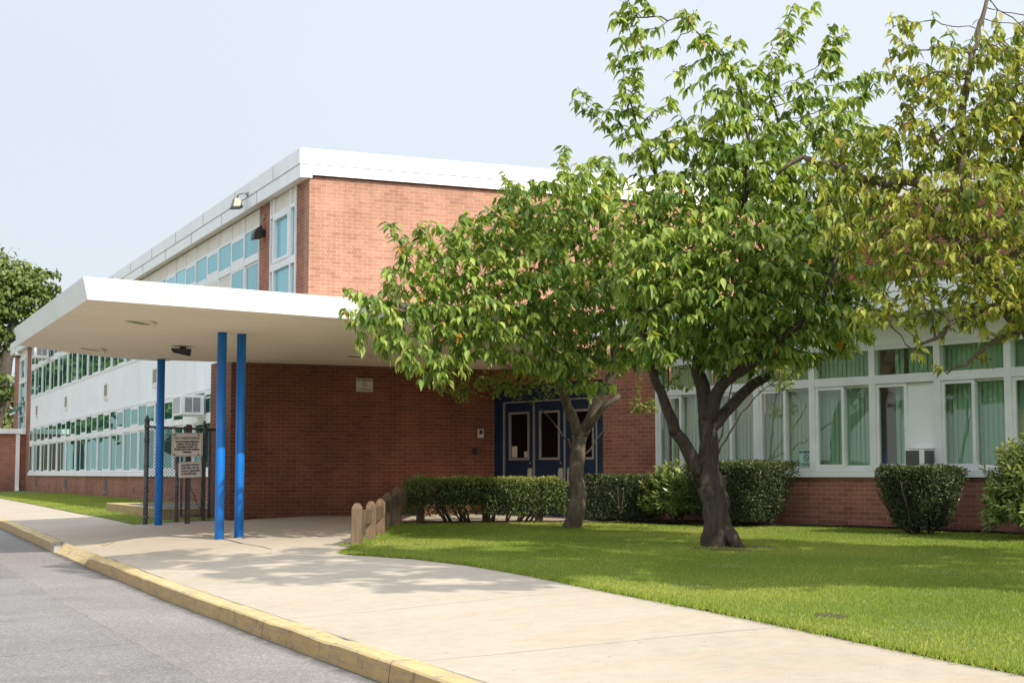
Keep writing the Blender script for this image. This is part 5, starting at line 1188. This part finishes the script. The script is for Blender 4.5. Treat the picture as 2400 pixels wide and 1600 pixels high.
for w_, r_, dd in (([(2150, 330), (2120, 200), (2110, 30)], .22, 16.2), ([(2256, 300), (2200, 120), (2180, 0)], .15, 16), ([(2290, 100), (2370, 20)], .2, 16.1), ([(2200, 300), (2230, 100)], .18, 15.9), ([(2300, 330), (2330, 180), (2310, 60)], .22, 15.8), ([(2000, 480), (1930, 440), (1880, 400)], .16, 16.5), ([(2110, 130), (2050, 200)], .14, 16.3), ([(2340, 240), (2380, 100)], .13, 16.2), ([(2140, 740), (2155, 830)], .12, 15.2), ([(2040, 560), (2010, 650)], .15, 15.9)): BL += whip(w_, r_, dd)
make_tree('cherry_tree', 'yellowing cherry tree leaning in from the right edge with open twiggy top', 'tree', (bx, by, bz), limbs, BL, 103, M['cherry_y'], M['bark'], (.078, .13), 650, 5, D=.095, dk=.135, group='cherry trees on the lawn', thin=13, prob=.9)
# small-leaved trees by the entrance
def small_tree(label, bx, by, tops_, BL, seed):
    BL = [(c, x*1.0, y*1.0, z) for c, x, y, z in BL]
    bz = gz(bx, by); limbs = [([(bx, by, bz-.1), (bx, by, bz+.6), (bx+.03, by, bz+1.1)], [.045, .04, .035])]+[([(bx+.03, by, bz+1.05), ((bx+q[0])/2+.05, (by+q[1])/2, (bz+1.1+q[2])/2+.15), q], [.016, .010, .004]) for q in tops_]
    make_tree('crabapple_tree', label, 'tree', (bx, by, bz), limbs, BL, seed, M['crab'], M['bark_dark'], (.055, .08), 1100, 5, .06, .09, shape='simple', thin=14, droop=.6, tipn=6)
small_tree('small-leaved pale tree in front of the blue doors behind the slim cherry', 10.93, 22.2, [at(1150, 890, 22.4), at(1250, 830, 23.6), at(1400, 830, 24.5), at(1500, 950, 24.6)],
           [b(1140, 900, 22.2, .45, .20, .4), b(1200, 915, 22.4, .3, .16, .3), b(1225, 880, 23.0, .5, .24, .4), b(1290, 905, 23.2, .3, .14, .3), b(1060, 915, 21.8, .22, .12, .2), b(1340, 850, 24.4, .6, .3, .5), b(1510, 950, 24.5, .3, .18, .3), b(1080, 930, 22.1, .18, .12, .2), b(1440, 830, 24.6, .5, .35, .5), b(1420, 480, 24.6, .3, .3, .3), b(1420, 620, 24.6, .3, .6, .3)], 111)
small_tree('small-leaved pale tree against the classroom windows behind the big cherry', *at(1672, 1215, 21.6)[:2], [at(1820, 890, 21.3), at(1740, 820, 21.3), at(1600, 820, 21.3)],
           [b(1835, 885, 21.2, .32, .22, .3), b(1770, 850, 21.3, .4, .22, .4), b(1700, 800, 21.4, .5, .3, .4), b(1580, 900, 21.2, .2, .15, .2), b(1600, 800, 21.2, .4, .3, .4)], 112)
# great oak far off at the left, and a dark one below it
def far_tree(name, label, base, trunk, blobs, seed, leaf, n, mat, group=None, lightdir=(.3, -.75, .57)):
    rs = np.random.RandomState(seed); t = thing(name, label, 'tree', base, group); mb = MB()
    for pts, rad in trunk: mb.tube(pts, rad, 9, True, .1, rs)
    mb.build('trunk', M['bark_oak'], t, True)
    vol = [q[1]*q[2]*q[3] for q in blobs]; tot = sum(vol); pos = []; nm = []; ti = []; L = np.array(lightdir)
    for (c_, rx, ry, rd), v in zip(blobs, vol):
        ncl = max(6, int(n*v/tot/26))
        for j in range(ncl):
            q = unit(rs.normal(0, 1, 3)); r = .55+.5*rs.rand()**.7; cc = np.array([c_[0]+(q[0]*rx*CP+q[1]*rd*SP)*r, c_[1]+(-q[0]*rx*SP+q[1]*rd*CP)*r, c_[2]+q[2]*ry*r]); s = .32*(rx*ry*rd)**(1/3)*(.5+.7*rs.rand()); tb = rs.rand()
            for i in range(26):
                o = rs.normal(0, 1, 3)*[1, 1, .7]; pos.append(cc+o*s*.5); nm.append(unit(o+q*.8+[0, 0, .6])+rs.normal(0, .35, 3)); ti.append(np.clip(.25+.35*tb+.3*rs.rand()+.1*q[2], 0, 1))
    pos = np.array(pos); nm = np.array(nm); xd = np.cross(nm, rs.normal(0, 1, (len(pos), 3)))
    scatter('crown', SV*[1, 1.6, 1], SF, pos, xd, nm, leaf*(.6+.8*rs.rand(len(pos))), np.array(ti), mat, t); return t
D1 = 92
far_tree('oak_tree', 'large spreading oak rising behind the far end of the school', at(-30, 1130, D1), [([at(-20, 1140, D1), at(-15, 1000, D1), at(10, 880, D1), at(30, 760, D1), at(60, 680, D1)], [.6, .5, .4, .25, .1]), ([at(-15, 960, D1), at(40, 900, D1), at(90, 860, D1)], [.3, .2, .1])],
         [b(70, 690, D1, 1.5, 1.3, 1.6), b(20, 660, D1, 1.7, 1.5, 1.8), b(115, 660, D1, 1.0, .7, 1.), b(-60, 680, D1, 2.6, 2.4, 2.4), b(40, 760, D1, 1.5, .9, 1.4), b(5, 820, D1, 1.0, .6, 1.), b(-30, 790, D1, 1.4, 1.5, 1.4), b(25, 905, D1-1, 1.1, .7, 1), b(-40, 900, D1, 1.6, 1.2, 1.5)], 121, .26, 16000, M['oak'])
far_tree('maple_tree', 'dark shaded tree below the oak beside the far brick tower', at(10, 1130, 96), [([at(-30, 1140, 96), at(-10, 1000, 96), at(25, 930, 96)], [.4, .3, .15])],
         [b(20, 960, 97, 1.6, 1.2, 1.6), b(-20, 1040, 96, 2.0, 1.3, 1.8), b(30, 1040, 97, 1.4, 1.2, 1.4)], 122, .24, 7000, M['yew'])
# ---- across the street: what the windows mirror
def street_tree(label, x, y, h, seed, s=1.):
    z = -1.3; bl = []; rs = np.random.RandomState(seed)
    for i in range(9): a = rs.rand()*6.28; r = 2.2*s*rs.rand()**.5; bl.append(((x+r*math.cos(a), y+r*math.sin(a), z+h*(.42+.42*rs.rand())), 1.7*s, 1.4*s, 1.7*s))
    far_tree('street_tree', label, (x, y, z), [([(x, y, z-.1), (x, y, z+h*.3), (x+.2, y, z+h*.6)], [.3, .24, .12])], bl, seed, .34, 6500, M['oak'], 'trees across the street')
for i, (x, y, h, lb) in enumerate([(3.6, 86, 9, 'street tree beyond the low link wing nearest the school'), (-2, 80, 8, 'street tree across the green beside the road end'), (1.5, 99, 11, 'taller street tree behind the first two'), (-6.5, 92, 10, 'street tree at the left of the far green'), (5, 118, 13, 'farthest tall street tree beyond the green'), (-24, 15.5, 10, 'street tree across the road opposite the classroom wing')]): street_tree(lb, x, y, h, 130+i)
# beige house across the street
hx, hy = -29, 27
t = thing('beige_house', 'beige two-storey house with white sash windows across the street', 'house', (hx, hy, -1.3))
hm = plain('beige_siding', (.78, .62, .42), .8, 0, .06, 1)
mb = MB(); mb.box(hx-8, hx, hy-3.5, hy+5.5, -1.5, 5.2); mb.build('wall', hm, t)
mb = MB(); mb.v += [(hx+.4, hy-4, 5.2), (hx+.4, hy+6, 5.2), (hx-8.4, hy+6, 5.2), (hx-8.4, hy-4, 5.2), (hx-4, hy-4, 8.2), (hx-4, hy+6, 8.2)]; mb.f += [(0, 1, 5, 4), (2, 3, 4, 5), (0, 4, 3), (1, 2, 5), (3, 2, 1, 0)]; mb.build('roof', plain('grey_shingle', (.12, .12, .13), .9), t)
for y in (hy-2.2, hy+.2, hy+2.4, hy+4.4):
    for z in (-.2, 2.6):
        mb = MB(); mb.box(hx+.0005, hx+.06, y-.55, y+.55, z, z+1.6); w = mb.build('window', M['white'], t)
        mb = MB(); mb.box(hx+.061, hx+.07, y-.42, y+.42, z+.1, z+.75); mb.box(hx+.061, hx+.07, y-.42, y+.42, z+.83, z+1.5); mb.build('pane', M['glass_sky'], w)
# tree beside the viewpoint that shades the lawn and pavement
def near_tree(label, x, y, h0, h1, rad, n, seed, more=()):
    z = gz(x, y); rs = np.random.RandomState(seed); bl = []
    for i in range(15): a = rs.rand()*6.28; r = rad*rs.rand()**.5; bl.append(((x+r*math.cos(a), y+r*math.sin(a), z+h0+(h1-h0)*rs.rand()), .7, .5, .7))
    bl += [((a_, b2, z+h_), .9, .5, .9) for a_, b2, h_ in more]
    far_tree('cherry_tree', label, (x, y, z), [([(x, y, z-.1), (x, y, z+h0*.7), (x+.1, y, z+h0+.4), (x+.1, y, z+h0+1.6)], [.2, .16, .1, .06])]+[([(x+.1, y, z+h0+.3), ((x+a_)/2, (y+b2)/2, z+(h0+h_)/2+.5), (a_, b2, z+h_)], [.07, .05, .02]) for a_, b2, h_ in more], bl, seed, .185, n, M['cherry'], 'cherry trees on the lawn')
near_tree('cherry tree beside the viewer whose shadow falls across the pavement', 10.0, 6.4, 3.6, 7.8, 1.7, 11000, 150, [(8.6, 8.0, 6.2), (7.9, 9.0, 6.6), (8.4, 6.0, 6.4), (6.2, 9.4, 6.9), (6.7, 8.0, 6.8), (7.1, 6.6, 6.7), (7.7, 4.9, 6.5), (6.0, 10.6, 7.2), (9.6, 5.4, 5.2), (9.4, 8.2, 6.4)])
near_tree('cherry tree on the near right of the lawn whose shadow darkens the grass', 11.9, 6.3, 3.0, 6.2, 1.9, 7500, 151, [(11.2, 8.6, 4.0), (11.9, 9.6, 3.6), (10.6, 5.0, 4.6), (11.6, 7.4, 5.0)])

# ================================================================== LIGHT, SKY, CAMERA
w = bpy.data.worlds.new('World'); bpy.context.scene.world = w; w.use_nodes = True
nt = w.node_tree; bg = nt.nodes['Background']
sk = nt.nodes.new('ShaderNodeTexSky'); sk.sky_type = 'NISHITA'; sk.sun_disc = False; sk.sun_elevation = SUN_EL; sk.sun_rotation = SUN_AZ
sk.air_density = 1.0; sk.dust_density = 3.0; sk.ozone_density = 1.0; sk.altitude = 0
hz_ = nt.nodes.new('ShaderNodeMix'); hz_.data_type = 'RGBA'; hz_.inputs[0].default_value = .78
nt.links.new(sk.outputs[0], hz_.inputs[6]); hz_.inputs[7].default_value = (9.05, 9.8, 10.6, 1)
tc = nt.nodes.new('ShaderNodeTexCoord'); vd = nt.nodes.new('ShaderNodeVectorMath'); vd.operation = 'DOT_PRODUCT'
nt.links.new(tc.outputs['Generated'], vd.inputs[0]); vd.inputs[1].default_value = (math.sin(SUN_AZ)*math.cos(SUN_EL), math.cos(SUN_AZ)*math.cos(SUN_EL), math.sin(SUN_EL))
h1 = math_(nt, 'MULTIPLY_ADD', vd.outputs['Value'], .5, .5); h1 = math_(nt, 'POWER', h1, 1.5); h1 = math_(nt, 'MULTIPLY_ADD', h1, .9, .935)
h1 = math_(nt, 'MULTIPLY', h1, math_(nt, 'MULTIPLY_ADD', noise(nt, 2.2, 4, .55, tc.outputs['Generated']), .09, .957))
hm_ = nt.nodes.new('ShaderNodeVectorMath'); hm_.operation = 'SCALE'; nt.links.new(hz_.outputs[2], hm_.inputs[0]); nt.links.new(h1, hm_.inputs['Scale'])
nt.links.new(hm_.outputs[0], bg.inputs['Color']); bg.inputs['Strength'].default_value = .1
sl = bpy.data.lights.new('sun', 'SUN'); sl.energy = 5.0; sl.angle = math.radians(.55); sl.color = (1., .93, .82)
so = bpy.data.objects.new('sun', sl); C.objects.link(so)
tosun = Vector((math.sin(SUN_AZ)*math.cos(SUN_EL), math.cos(SUN_AZ)*math.cos(SUN_EL), math.sin(SUN_EL)))
so.rotation_euler = tosun.to_track_quat('Z', 'Y').to_euler(); so.location = (0, -20, 30)
cd = bpy.data.cameras.new('camera'); cd.sensor_width = 36; cd.lens = 3680/2400*36; cd.clip_end = 3000; cd.clip_start = .1
co = bpy.data.objects.new('camera', cd); C.objects.link(co)
fw = Vector((SP*math.cos(TAU), CP*math.cos(TAU), math.sin(TAU))); co.rotation_euler = fw.to_track_quat('-Z', 'Y').to_euler(); co.location = (0, 0, 0)
bpy.context.scene.camera = co
for o in list(bpy.context.scene.objects):
    if o.parent is None: o.location.z += LIFT
sc = bpy.context.scene
sc.view_settings.view_transform = 'Standard'; sc.view_settings.look = 'None'; sc.view_settings.exposure = 0; sc.view_settings.gamma = 1
sc.render.engine = 'CYCLES'; sc.cycles.use_denoising = True; sc.cycles.max_bounces = 8; sc.cycles.transparent_max_bounces = 8
sc.cycles.caustics_reflective = False; sc.cycles.caustics_refractive = False
